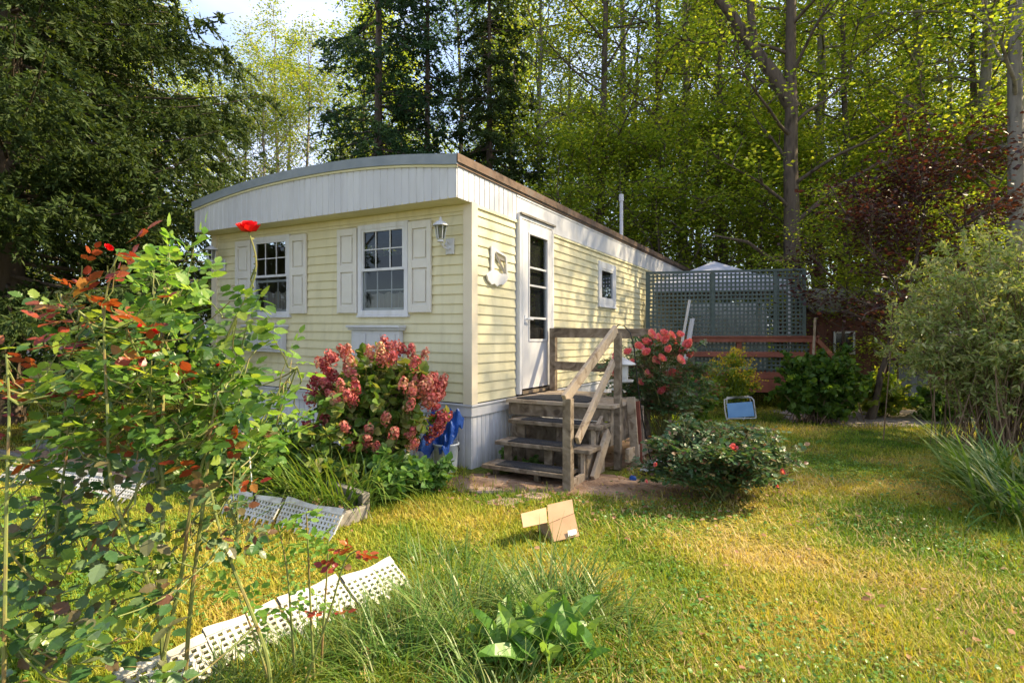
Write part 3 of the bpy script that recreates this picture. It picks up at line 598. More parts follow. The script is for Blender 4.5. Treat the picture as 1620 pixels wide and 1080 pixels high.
# cardboard box (open, tipped)
bc = gp(872, 845); box = thing('cardboard_box', 'open brown cardboard box tipped on the lawn with flaps spread', 'box', bc)
def CB(x, y, Y): return at(x, y, Y)
q = [CB(868,851,3.70), CB(914,849,3.86), CB(908,818,3.92), CB(866,826,3.78)]
mb = MB()
def panel(nm, pts, th=.005, mt='card'):
    pts = [A(p) for p in pts]; nn = nrm(np.cross(pts[1]-pts[0], pts[2]-pts[0])); m_ = MB(); k = len(pts)
    m_.add([p for p in pts] + [p + nn*th for p in pts], [tuple(range(k))[::-1], tuple(range(k,2*k))] + [(i,(i+1)%k,k+(i+1)%k,k+i) for i in range(k)])
    return m_.build(nm, M[mt], box)
panel('front_panel', [CB(876,856,3.70), CB(916,847,3.78), CB(908,812,3.82), CB(868,828,3.74)])
panel('back_flap', [CB(868,828,3.745), CB(908,812,3.825), CB(905,790,3.95), CB(866,799,3.90)])
panel('left_flap', [CB(866,826,3.74), CB(828,834,3.62), CB(824,812,3.72), CB(864,802,3.88)])
panel('side_panel', [CB(866,828,3.75), CB(874,856,3.71), CB(852,842,3.95), CB(850,824,3.97)])
panel('bottom_panel', [CB(876,857,3.705), CB(916,848,3.785), CB(905,835,4.05), CB(855,842,3.98)])
panel('tape', [CB(889,853,3.742), CB(893,852,3.748), CB(889,818,3.782), CB(885,819,3.776)], .001, 'tape')
panel('inner_flap', [CB(870,827,3.76), CB(906,812.5,3.84), CB(912,822,4.02), CB(880,834,4.0)])
panel('shipping_label', [CB(899,848,3.735), CB(913,844,3.765), CB(911,836,3.77), CB(898,839,3.742)], .001, 'label')

# ---------------------------------------------------------------- deck with lattice
D0 = at(1024, 530, 10.9); D1 = at(1272, 530, 10.35); dd = nrm(A([D1[0]-D0[0], D1[1]-D0[1], 0])); DN = A([-dd[1], dd[0], 0]); DL = np.linalg.norm((D1-D0)[:2])
def DK(a, b_, z): return A([D0[0], D0[1], 0]) + dd * a + DN * b_ + A([0,0,z])
deck = thing('deck', 'red-brown wooden deck with tall green lattice screen behind the porch', 'deck', DK(1.5, 0, 0))
def lattice(mb, a0, a1, z0, z1, b_, pitch=.076, wd=.033):
    a = a0
    while a < a1: mb.box((a, b_, z0), (min(a + wd, a1), b_ + .008, z1)); a += pitch
    z = z0
    while z < z1: mb.box((a0, b_ - .009, z), (a1, b_ - .001, min(z + wd, z1))); z += pitch
mb = MB(DK); lattice(mb, 0.02, DL, 1.42, 2.62, 0); mb.build('lattice_screen', M['lattice'], deck)
mb = MB(DK); lattice(mb, .9, DL + .1, .62, 1.30, .05); mb.build('railing_lattice', M['lattice'], deck)
for a in (0.0, 1.22, DL - .5, DL): MB(DK).box((a - .03, -.02, 1.39), (a + .03, .03, 2.66)).build('screen_post', M['lattice'], deck)
MB(DK).box((-.03, -.03, 2.63), (DL + .03, .04, 2.67)).build('screen_cap', M['lattice'], deck)
for z0, z1, a0, a1 in ((1.30, 1.39, -.1, DL + .2), (1.02, 1.12, .2, DL + .02), (.62, .74, .2, DL - .1)): MB(DK).box((a0, -.06, z0), (a1, -.02, z1)).build('rail_board', M['deckred'], deck, bevel=.004)
MB(DK).box((-.15, -.09, 1.391), (DL + .24, .06, 1.415)).build('rail_cap', M['deckred'], deck, bevel=.004)
MB(DK).box((.0, -.08, .36), (DL + .3, -.03, .56)).build('rim_joist', M['deckred'], deck, bevel=.004)
mb = MB(DK)
for k in range(24): mb.box((-.1, -.07 + k * .145, .565), (DL + .35, .065 + k * .145, .60))
mb.build('deck_boards', M['deckred'], deck, bevel=.003)
for a in (.1, 1.7, DL + .16):
    for b_ in (0.04, 3.2): MB(DK).box((a - .045, b_ - .045, -.1), (a + .045, b_ + .045, 1.36 if b_ < 1 else .56)).build('post', M['deckred'], deck, bevel=.004)
mb = MB(); mb.beam(DK(DL + .2, -.04, 1.34), DK(DL + .75, .5, .9), .05, .10); mb.build('stair_rail', M['deckred'], deck, bevel=.004)
mb = MB(); mb.beam(DK(DL+.12,-.12,1.05), DK(DL+.16,-.10,1.75), .03, .03); tag(mb.build('wooden_stake', M['woodlight'], origin=DK(DL+.12,-.12,.9)), 'thin pale stick standing against the deck corner', 'stick')
for i in range(2):
    mb = MB(); mb.beam(DK(.55 + .12 * i, -.35, .9), DK(.78 + .05 * i, -.15, 2.1 - .35 * i), .05 + .04 * i, .02); tag(mb.build('leaning_board', M['white'], origin=DK(.6, -.3, .9)), ['slim white stick leaning against the green lattice', 'wider white board leaning against the green lattice'][i], 'board')
# canopy over the deck
G0 = DK(1.75, 2.3, 0); cn = thing('canopy', 'grey cloth gazebo canopy standing on the deck behind the lattice', 'canopy', G0 + A([0,0,.6])); hw, hd = 1.35, 1.3
mb = MB(DK); pk = (1.6, 2.3, 3.15); e = 2.55
cs = [(1.5-hw,2.3-hd,e),(1.5+hw,2.3-hd,e),(1.5+hw,2.3+hd,e),(1.5-hw,2.3+hd,e)]
mid = [tuple((A(pk)*.45+A(c_)*.55) - A([0,0,.03])) for c_ in cs]
mb.add([pk]+mid+cs, [(0,1,2),(0,2,3),(0,3,4),(0,4,1)]+[(1+i,5+i,5+(i+1)%4,1+(i+1)%4) for i in range(4)]); mb.build('canopy_top', M['canvas'], cn)
mb = MB(DK)
for i in range(4):
    a, b_ = cs[i], cs[(i+1)%4]; mb.add([a, b_, (b_[0],b_[1],e-.2), (a[0],a[1],e-.2)], [(0,1,2,3)])
mb.build('valance', M['canvas'], cn)
for x_, y_, _ in cs: MB(DK).box((x_-.03,y_-.03,.6),(x_+.03,y_+.03,e)).build('pole', M['white'], cn)
mb = MB(DK); mb.box((-.6, 4.2, 1.4), (3.2, 4.24, 2.28)); mb.box((-.6,4.19,.6),(3.2,4.2,1.40)); o = mb.build('privacy_panel', M['cream'], origin=DK(1.3,4.2,.6)); tag(o, 'pale screen panel standing at the back of the deck behind the lattice', 'screen')
# folded blue chair
k0 = at(1172, 662, 9.0); k0[2] = 0
ch = thing('folding_chair', 'light blue folding lawn chair resting on its side below the deck', 'chair', k0)
Kp = lambda x, y, Y=9.0: at(x, y, Y)
tubes('chair_frame', [(A([Kp(1150,664),Kp(1147,650),Kp(1146,632),Kp(1152,630),Kp(1188,628),Kp(1192,632),Kp(1196,660)]), .012), (A([Kp(1150,640,9.3),Kp(1150,628,9.3),Kp(1186,626,9.3),Kp(1189,650,9.3)]), .012), (A([Kp(1150,662),Kp(1196,661)]), .01)], M['plast'], ch, seg=6)
mb = MB(); mb.add([Kp(1150,638), Kp(1190,635), Kp(1194,658), Kp(1152,661), Kp(1150,638,9.02), Kp(1190,635,9.02), Kp(1194,658,9.02), Kp(1152,661,9.02)], [(0,1,2,3),(7,6,5,4),(0,4,5,1),(1,5,6,2),(2,6,7,3),(3,7,4,0)]); mb.build('seat', M['bluep'], ch, bevel=.004)
tubes('chair_leg', [(A([Kp(1176,664),Kp(1190,640,9.25)]), .01)], M['plast'], ch, seg=6); tubes('chair_leg', [(A([Kp(1158,664),Kp(1150,642,9.25)]), .01)], M['plast'], ch, seg=6)
# shed
S0 = A([6.75, 12.3, float(terr(6.75, 12.3)) - .05]); sa = nrm(A([1, -.12, 0])); sb = A([-sa[1], sa[0], 0])
def SH(a, b_, z): return S0 + sa * a + sb * b_ + A([0,0,z])
shed = thing('shed', 'small dark red wooden shed behind the purple tree', 'shed', SH(1.7,1,0))
mb = MB(SH)
k = 0.0
while k < 3.4: mb.box((k, 0, 0), (k + .155, .02, 1.9)); k += .16
mb.box((0,.02,0),(3.4,.05,1.9)); mb.box((0,.05,0),(.04,2.4,1.9)); mb.box((3.36,.05,0),(3.4,2.4,1.9)); mb.box((.04,2.36,0),(3.36,2.4,1.9)); mb.build('wall', M['shed'], shed)
mb = MB(SH); mb.add([(-.15,-.2,1.88),(3.55,-.2,1.88),(3.55,1.2,2.5),(-.15,1.2,2.5),(3.55,2.6,1.88),(-.15,2.6,1.88)], [(0,1,2,3),(3,2,4,5)]); o = mb.build('roof', M['roof'], shed); o.modifiers.new('s','SOLIDIFY').thickness = .05
dm = MB(SH); 
for k in range(4): dm.box((1.45+k*.2,-.03,0.02),(1.64+k*.2,-.002,1.6))
dr = dm.build('door', M['greydoor'], shed)
for a0 in (.55, 2.6):
    mb = MB(SH); mb.box((a0-.22,-.04,.95),(a0-.18,-.002,1.45)); mb.box((a0+.18,-.04,.95),(a0+.22,-.002,1.45)); mb.box((a0-.18,-.04,.95),(a0+.18,-.002,.99)); mb.box((a0-.18,-.04,1.41),(a0+.18,-.002,1.45)); mb.box((a0-.012,-.035,.99),(a0+.012,-.004,1.41)); w = mb.build('window', M['white'], shed)
    mb = MB(SH); mb.box((a0-.18,-.012,.99),(a0+.18,-.003,1.41)); mb.build('pane', M['carp'], w)
# parked dark car beyond the spruce
def car(loc, yaw, label):
    cz = float(terr(loc[0], loc[1])); L = A([loc[0], loc[1], cz]); ca, sa_ = cos(yaw), sin(yaw)
    def fn(x, y, z): return L + A([x*ca - y*sa_, x*sa_ + y*ca, z])
    t = thing('parked_car', label, 'car', L); hw = .85
    side = [(-2.2,.35),(-2.25,.75),(-2.1,.95),(-1.5,1.0),(-.95,1.42),(.6,1.45),(1.15,1.02),(2.0,.88),(2.25,.7),(2.25,.35)]
    mb = MB()
    mb.prism(side, lambda a, b_, d: fn(a, d * (1 if b_ < 1.1 else .82), b_), -hw, hw); mb.build('body', M['carp'], t, bevel=.05)
    for sg in (-1, 1):
        mb = MB(); mb.prism([(-1.25,1.03),(-.88,1.36),(.5,1.39),(.9,1.05)], lambda a, b_, d: fn(a, sg*(hw*.93 if b_ < 1.1 else hw*.83)+d, b_), -.02, .03); mb.build('side_window', M['glass'], t)
    for x in (-1.4, 1.4):
        for sg in (-1, 1):
            mb = MB(); mb.tube([fn(x, sg*(hw-.18), .32), fn(x, sg*(hw+.02), .32)], .32, 20); w = mb.build('wheel', M['black'], t)
            mb = MB(); mb.tube([fn(x, sg*(hw+.021), .32), fn(x, sg*(hw+.03), .32)], .2, 16); mb.build('rim', M['bucket'], w)
car((-19.6, 22.3), .25, 'dark parked car across the lawn behind the big spruce')
# neighbour house far left
nh = thing('neighbour_house', 'distant pale house with dark eaves left of the mobile home', 'house', (-10.2, 19, float(terr(-10.2,19)))); zb = float(terr(-10.2, 19)) - .1
mb = MB(); mb.box((-13.0, 18.2, zb), (-8.6, 22, zb + 2.7)); mb.build('wall', M['cream'], nh)
mb = MB(); mb.add([(-13.4,17.8,zb+2.65),(-8.2,17.8,zb+2.65),(-8.2,20.1,zb+3.6),(-13.4,20.1,zb+3.6),(-8.2,22.4,zb+2.65),(-13.4,22.4,zb+2.65)], [(0,1,2,3),(3,2,4,5),(1,4,2),(0,3,5)]); o = mb.build('roof', M['roof'], nh); o.modifiers.new('s','SOLIDIFY').thickness=.12
for x_ in (-12.2, -9.9):
    mb = MB(); mb.box((x_, 18.15, zb+1.1), (x_+.9, 18.19, zb+2.1)); mb.build('window', M['carp'], nh)

# ---------------------------------------------------------------- raised bed timbers and white plastic edging
for i, (p, q_) in enumerate((((0, 703), (205, 762)), ((372, 772), (522, 812)))):
    a = gp(*[(0, 725), (375, 802)][i]); b_ = gp(*[(188, 775), (521, 838)][i]); a[2] = b_[2] = .0
    d = nrm(b_ - a); nn = A([-d[1], d[0], 0]);
    if i == 1: a, b_ = a + nn * .25, b_ + nn * .0
    bed = thing('raised_bed', ['long grey timber garden bed edge at the far left of the lawn', 'short grey timber garden bed edge ending before the lily leaves'][i], 'garden bed', (a + b_) / 2)
    mb = MB(); mb.beam(a + A([0,0,.05]), b_ + A([0,0,.05]), .05, .11); mb.build('front_timber', M['woodgrey'], bed, bevel=.008)
    mb = MB(); mb.beam(a + nn * .36 + A([0,0,.09]), b_ + nn * .36 + A([0,0,.09]), .07, .17); mb.build('back_timber', M['woodgrey'], bed, bevel=.008)
    mb = MB(); mb.beam(b_ + nn * -.02 + d*.03 + A([0,0,.05]), b_ + nn * .32 + d*.03 + A([0,0,.05]), .05, .10); mb.build('end_timber', M['woodgrey'], bed, bevel=.008)
    mb = MB(); mb.beam(a + nn * .17 + A([0,0,.03]), b_ + nn * .17 + A([0,0,.03]), .27, .08); mb.build('soil', M['earth'], bed)
def edging(a, b_, lean, h, label, secs, tilt=0):
    """white plastic basket-weave edging, sections of its length, leaning away"""
    a = A(a); b_ = A(b_); d = nrm(b_ - a); nn = A([-d[1], d[0], 0.]); up = nrm(nn * sin(lean) + A([0,0,1.]) * cos(lean)); nf = np.cross(d, up)
    L = np.linalg.norm(b_ - a); t = thing('garden_edging', label, 'garden edging', (a + b_) / 2, 'white plastic lattice garden edgings')
    sl = L / secs
    for s_ in range(secs):
        off = a + d * sl * s_ + up * .01 * ((s_ * 7) % 3) + nn * .012 * ((s_ * 5) % 3 - 1)
        fn = lambda x, y, z: off + d * x + up * y + nf * z
        mb = MB(fn); lw = sl - .012; N = max(6, int(round(lw / .034))); p = lw / N; rows = int(round((h - .05) / .03))
        for i in range(N + 1): x = i * p; mb.box((max(0, x - .008), .035, -.004), (min(lw, x + .008), h - .01, .004))
        for j in range(rows + 1): y = .035 + j * (h - .05) / rows; mb.box((0, y - .006, -.007), (lw, y + .006, .0055))
        # scalloped top rail
        M_ = 14
        for i in range(M_):
            x0, x1 = lw * i / M_, lw * (i + 1) / M_; f = lambda x: h + .012 + .016 * (.5 + .5 * cos((x / lw) * 2 * pi))
            mb.add([(x0,h-.016,-.010),(x1,h-.016,-.010),(x1,f(x1),-.010),(x0,f(x0),-.010),(x0,h-.016,.012),(x1,h-.016,.012),(x1,f(x1),.012),(x0,f(x0),.012)],
                   [(0,3,2,1),(4,5,6,7),(0,1,5,4),(3,7,6,2)])
        for i in range(0, N, 2): x = (i + .5) * p; mb.add([(x-.014,.035,-.004),(x+.014,.035,-.004),(x,-.03,0),(x-.014,.035,.004),(x+.014,.035,.004)], [(0,1,2),(4,3,2),(0,2,3),(1,4,2)])
        mb.build('edging_section', M['plast'], t)
e0 = gp(205, 1140); e1 = gp(652, 930); e0[2] = .0; e1[2] = .02
edging(e0, e1, R(60), .19, 'white lattice edging leaning across the foreground lawn, nearest and longest', 4)
f0 = gp(352, 820); f1 = gp(524, 868); f0[2] = f1[2] = .05
edging(f0, f1, R(35), .17, 'white lattice edging beside the short grey timber bed', 2)
h0 = gp(0, 758); h1 = gp(205, 797); h0[2] = h1[2] = .02
edging(h0, h1, R(50), .17, 'white lattice edging along the far left garden bed', 4)
# garden stake
s0 = gp(402, 826); st_ = thing('garden_stake', 'thin metal garden stake with a rusty flower head standing by the bed', 'garden stake', s0)
tubes('stake_rod', [(A([s0, at(399, 770, s0[1]), at(392, 690, s0[1])]), [.006, .005, .003])], M['bucket'], st_)
tubes('stake_tip', [(A([at(403,800,s0[1]-.01), at(401,762,s0[1]-.01)]), [.009,.008])], M['iron'], st_)
V, f_ = leafset(np.repeat([at(391, 688, s0[1])], 7, 0), rdir(7, -.2, .5), rdir(7), .05, T_OV); mk('stake_flower', V, f_, M['rust'], st_)

# ---------------------------------------------------------------- trees
def bpath(p, d, L, n, wob, up, r):
    pts = [A(p, float)]; d = nrm(A(d, float))
    for i in range(n):
        d = nrm(d + r.normal(0, wob, 3) + A([0, 0, up])); pts.append(pts[-1] + d * L / n)
    return A(pts)
def broadleaf(name, label, seed, Ht, r0, cb, spread, limbs, clump, lsize, lm, bm='bark', lean=(0, 0), fork=None, group=None, sub=6, extra=None, trunk_wob=.12, sig=.34, prof=None, cat='tree'):
    r = np.random.default_rng(seed); root = thing(name, label, cat, (0, 0, 0), group)
    n = 14; z = np.linspace(-.3, Ht, n); w = np.cumsum(r.normal(0, trunk_wob, (n, 2)), 0) * .5
    w -= w[0]; tp = np.stack([w[:, 0] + lean[0] * z / Ht, w[:, 1] + lean[1] * z / Ht, z], 1)
    tr = r0 * (1 - .85 * np.clip(z / Ht, 0, 1)) * (1 + .5 * np.exp(-np.clip(z, 0, 9) / .25)); paths = [(tp, tr)]; cl = []
    ga = r.uniform(0, 6)
    for i in range(limbs):
        f = (i + r.uniform(0, .8)) / limbs; h = cb + (Ht - cb) * f ** .9 * .97; ga += 2.4 + r.normal(0, .3)
        base = A([np.interp(h, z, tp[:, 0]), np.interp(h, z, tp[:, 1]), h]); rr = np.interp(h, z, tr)
        pf = prof(f) if prof else (.55 + .45 * sin(pi * min(1, f * 1.1 + .12)))
        L = spread * pf * r.uniform(.7, 1.1); el = r.uniform(.15, .6) + f * .6
        lp = bpath(base, (cos(ga) * cos(el), sin(ga) * cos(el), sin(el)), L, 6, .13, .02, r)
        paths.append((lp, np.linspace(min(rr * .36, .05), .008, 7)))
        for j in range(sub):
            q = r.uniform(.25, 1) ** .8 * 6; k = int(min(5, q)); b_ = lp[k] + (lp[min(6, k + 1)] - lp[k]) * (q - k)
            dl = nrm(lp[min(6, k + 1)] - lp[k]); sd_ = rdir(1, -.25, .55, r)[0]
            sp = bpath(b_, dl * .7 + sd_, L * r.uniform(.22, .42), 4, .2, .0, r)
            paths.append((sp, np.linspace(.018, .005, 5))); cl += [sp[2], sp[3], sp[4]]
        cl.append(lp[-1])
    if extra: paths += extra
    tubes('trunk', paths, M[bm], root)
    cl = A(cl); N = len(cl) * clump; c = np.repeat(cl, clump, 0) + r.normal(0, 1, (N, 3)) * A([sig, sig, sig * .5])
    d = rdir(N, -.6, .3, r); nn = A([0, 0, 1.]) + r.normal(0, .45, (N, 3))
    leaves('crown', [leafset(c, d, nn, lsize * r.uniform(.6, 1.2, N), T_DIA, 1.15)], M[lm], root)
    return root
def spruce(name, label, seed, Ht, r0, base, Lmax, step, per, tw, nn_, lm, group=None, ns=.10, droop=-.22, gap=.0, wd_=1.25):
    r = np.random.default_rng(seed); root = thing(name, label, 'tree', (0, 0, 0), group)
    z = np.linspace(-.3, Ht, 10); paths = [(np.stack([z * .004, z * 0, z], 1), r0 * (1 - .93 * np.clip(z / Ht, 0, 1)))]; P = []; D = []
    h = base
    while h < Ht - .3:
        f = h / Ht; L0 = Lmax * (1 - f) ** .75
        for b_ in range(per):
            if r.random() < gap: continue
            a = r.uniform(0, 2 * pi); L = L0 * r.uniform(.6, 1.1); el = .15 * f + droop * (1 - f) + r.normal(0, .07); hh = h + r.uniform(-.15, .15)
            s = np.linspace(0, 1, 7); rad = s * L; zz = hh + rad * math.tan(el) - .12 * L * s ** 1.5 + .16 * L * s ** 3
            bp_ = np.stack([rad * cos(a), rad * sin(a), zz], 1); paths.append((bp_, np.linspace(.03 * (1 - f) + .008, .003, 7)))
            m_ = max(3, int(tw * L / Lmax)); q = r.uniform(.12, 1, m_) ** .85
            px = np.stack([np.interp(q, s, bp_[:, k]) for k in range(3)], 1)
            side = np.where(r.random(m_) < .5, 1, -1); ta = a + side * r.uniform(.5, 1.1, m_); tl = L * .28 * (1.15 - q) + .16
            td = np.stack([np.cos(ta), np.sin(ta), r.uniform(-.75, -.15, m_)], 1)
            u_ = r.uniform(0, 1, (m_, nn_)); pp = px[:, None] + td[:, None] * (tl[:, None] * u_)[..., None]; pp[..., 2] -= (.25 * tl[:, None] * u_ ** 2)
            P.append(pp.reshape(-1, 3)); D.append((np.repeat(td, nn_, 0) * .8 + r.normal(0, .5, (m_ * nn_, 3))))
        h += step * r.uniform(.7, 1.3)
    P = np.concatenate(P); D = np.concatenate(D)
    tubes('trunk', paths, M['bark'], root, seg=6)
    leaves('crown', [leafset(P, D, rdir(len(P), -1, 1, r), ns * r.uniform(.6, 1.3, len(P)), T_NDL, wd_)], M[lm], root)
    return root
def place(root, x, y, rz=0, sc=1, dz=0):
    root.location = (x, y, float(terr(x, y)) + dz); root.rotation_euler = (0, 0, rz); root.scale = (sc, sc, sc)
def dup(root, x, y, rz, sc=1, label=None, dz=0):
    r_ = root.copy(); link(r_); place(r_, x, y, rz, sc, dz)
    if label: r_['label'] = label
    for ch_ in root.children: c_ = ch_.copy(); link(c_); c_.parent = r_
    return r_
def px(x, Y): return (x - 810) / F * Y
# left spruce and its smaller neighbour
sp = spruce('spruce_tree', 'huge dark spruce tree with sweeping branches at the left edge', 11, 17, .24, 1.55, 5.0, .125, 4, 56, 44, 'l_spruce2', ns=.095, droop=-.10, group=None, wd_=1.2); place(sp, px(12, 8.8), 8.8, .4)
# middle spruces
s1 = spruce('spruce_tree', 'tall dark spruce rising behind the roof with thick straight trunk, leftmost of three', 21, 19, .20, 3, 3.3, .2, 4, 19, 20, 'l_spruce', ns=.14, droop=-.42, gap=.1, group='tall spruces behind the roof'); place(s1, px(597, 17), 17, 0)
s2 = spruce('spruce_tree', 'tall spruce with thin bare lower trunk, middle of the three behind the roof', 22, 18, .14, 3.2, 2.5, .24, 4, 15, 18, 'l_spruce', ns=.14, droop=-.35, gap=.25, group='tall spruces behind the roof'); place(s2, px(675, 17.5), 17.5, 1)
s3 = spruce('spruce_tree', 'dense spruce nearest the front roof corner, rightmost of the three behind the roof', 23, 14.5, .17, 2.5, 2.5, .17, 4, 19, 20, 'l_spruce2', ns=.13, droop=-.45, group='tall spruces behind the roof'); place(s3, px(775, 16.5), 16.5, 2)
# broadleaf prototypes
GF = 'slender broadleaf trees of the woods'
LB = ['slender green broadleaf tree standing in the dense woods behind the house', 'sunlit yellow-green broadleaf tree in the woods behind the house', 'grey-trunked broadleaf tree in the woods with high crown', 'low bushy understory tree filling the woods between trunks', 'dark green broadleaf tree deep in the woods']
p0 = broadleaf('broadleaf_tree', LB[0], 31, 17, .17, 3.2, 3.6, 28, 20, .115, 'l_maple', group=GF + ', slender')
p1 = broadleaf('broadleaf_tree', LB[1], 32, 15, .15, 2.4, 3.4, 28, 20, .115, 'l_yel', 'barkl', group=GF + ', yellow-green')
p2 = broadleaf('broadleaf_tree', LB[2], 33, 20, .21, 5.5, 4.2, 28, 21, .12, 'l_maple', 'barkl', group=GF + ', high crowned')
p3 = broadleaf('understory_tree', LB[3], 34, 6.5, .07, .7, 2.8, 24, 22, .105, 'l_maple', group=GF + ', understory', sig=.3)
p4 = broadleaf('broadleaf_tree', LB[4], 35, 16, .17, 2.5, 3.6, 28, 18, .13, 'l_dark', group=GF + ', dark')
p5 = broadleaf('broadleaf_tree', 'full-crowned broadleaf tree leafy almost to the ground deep in the woods', 36, 15, .16, 1.6, 4.2, 34, 26, .16, 'l_maple', group=GF + ', full crowned', sig=.42)
protos = [p0, p1, p2, p3, p4, p5]; used = [False] * 6
def put(k, x, y, rz, sc):
    if used[k]: return dup(protos[k], x, y, rz, sc)
    used[k] = True; place(protos[k], x, y, rz, sc); return protos[k]
fr_ = np.random.default_rng(77)
spots = [  # (proto, photo x, depth, scale)
 (1, 440, 24, .92), (1, 415, 20.5, .72), (1, 485, 22, .8), (1, 385, 24, .78), (1, 455, 28, 1.0), (1, 345, 27, .9), (0, 250, 26, .95), (1, 130, 24, 1), (4, 40, 27, 1), (3, 480, 21, .9), (3, 380, 20, .8), (0, 180, 33, 1.1), (4,-60,22,1),
 (1, 850, 19, 1.05), (1, 905, 23, 1.0), (0, 940, 18, 1.1), (2, 985, 21, 1.0), (4, 1000, 26, 1.05), (0, 1030, 19, 1.05), (2, 1085, 20, 1.1), (1, 1130, 24, 1.1), (0, 1150, 17.5, .95),
 (4, 1190, 22, 1.1), (0, 1230, 25, 1.15), (2, 1300, 19, 1.05), (0, 1330, 16.5, .9), (1, 1370, 22, 1.1), (2, 1456, 17, 1.05), (0, 1430, 24, 1.15), (1, 1500, 20, 1.1), (4, 1530, 16, .95),
 (2, 1560, 14.5, .95), (0, 1640, 19, 1.1), (4, 1700, 15, 1), (1, 1580, 24, 1.2), (2, 1720, 22, 1.1),
 (3, 880, 16.5, 1.0), (3, 960, 17, 1.1), (3, 1050, 16, 1.0), (3, 1120, 17.5, 1.15), (3, 1200, 16, 1.05), (3, 1290, 15.5, .95), (3, 1350, 17.5, 1.1), (3, 1420, 15, .9), (3, 1500, 14.5, .95), (3, 1570, 13.5, .9), (3, 1650, 13, 1.0), (3, 1240, 20, 1.3), (3, 1010, 21, 1.3), (3, 1400, 20, 1.3), (3, 1550, 19, 1.3)]
for k, x, Y, sc in spots: put(k, px(x, Y), Y, fr_.uniform(0, 6.28), sc)
for i in range(64):                                           # deeper rows
    Y = 28 + 5.5 * (i // 16) + fr_.uniform(-2, 2); x = -250 + (i % 16 + .5 * ((i // 16) % 2)) * 135 + fr_.uniform(-40, 40)
    if 330 < x < 530 or 810 < x < 905 or (60 < x < 330 and i // 16 == 0): continue
    put([5, 4, 1, 3, 5, 5][i % 6], px(x, Y), Y, fr_.uniform(0, 6.28), fr_.uniform(.95, 1.2) * (1.3 if i % 6 == 3 else 1))
# the big oak with the forked limb
ox = px(1255, 13.6)
ex = [(A([[0,0,6.8],[-.45,0,7.6],[-.9,.1,8.3],[-1.5,.1,9.2],[-2.2,0,10.0]]), [.17,.16,.14,.12,.09]), (A([[-.9,.1,8.3],[-1.0,.1,9.3],[-1.0,.2,10.6]]), [.1,.09,.06]),
      (A([[0,-.1,3.1],[-.7,-.5,3.0],[-1.5,-.9,3.4],[-2.4,-1.2,3.5]]), [.06,.05,.035,.015]), (A([[0,-.1,4.0],[.7,-.5,4.7],[1.5,-.8,5.2],[2.3,-1.1,5.3]]), [.06,.05,.035,.015])]
oak = broadleaf('oak_tree', 'tall oak with thick brown trunk and forked limb rising behind the deck', 41, 15, .235, 4.2, 4.2, 24, 17, .13, 'l_maple', 'bark', extra=ex, trunk_wob=.04); place(oak, ox, 13.6, 0, 1)
b1 = broadleaf('oak_tree', 'thick grey trunk standing at the right edge of the woods, nearest', 42, 15, .20, 4.5, 3.6, 18, 14, .13, 'l_maple', 'barkl', trunk_wob=.03); place(b1, px(1606, 11.5), 11.5, 1)
b2 = broadleaf('birch_tree', 'pale slender leaning trunk just left of the thick edge tree', 43, 13, .10, 4.8, 2.8, 16, 13, .13, 'l_yel', 'barkl', lean=(-1.0, 0), trunk_wob=.1); place(b2, px(1585, 13), 13, 2)
# unseen trees of the same wood right of the yard, added to dapple the sun
for k, x, y, sc in ((0, 15, -.4, .75), (4, 16, -3.5, .9), (1, 12.5, 7.2, .75), (2, 18, 8.0, .9), (2, 14, 10, .9), (3, 9.2, 4.6, .75)):
    put(k, x, y, fr_.uniform(0, 6.28), sc)
for k, x, y, sc in ((4, -6, -10, 1), (0, 3, -12, 1.1), (2, 10, -12, 1), (4, -9, -6, 1.1), (4, -13, -4, 1.0), (0, -4, -7, .9), (4, -12, -12, 1.2), (0, -15, 3, 1.0)):  # unseen trees behind the camera, added to darken the window reflections
    put(k, x, y, fr_.uniform(0, 6.28), sc)
put(3, px(1335, 11.4), 11.4, 1.0, .62); put(3, px(1430, 11.2), 11.2, 2.4, .6); put(3, px(1500, 10.6), 10.6, 4.0, .55)
# purple tree
pt = broadleaf('plum_tree', 'dark purple-leaved tree with thin leaning trunk at the right of the yard', 51, 4.1, .055, .95, 2.3, 28, 20, .085, 'l_purple', 'bark', lean=(1.3, .2), sub=6, trunk_wob=.05, sig=.2); place(pt, px(1378, 9.3), 9.3, 0)

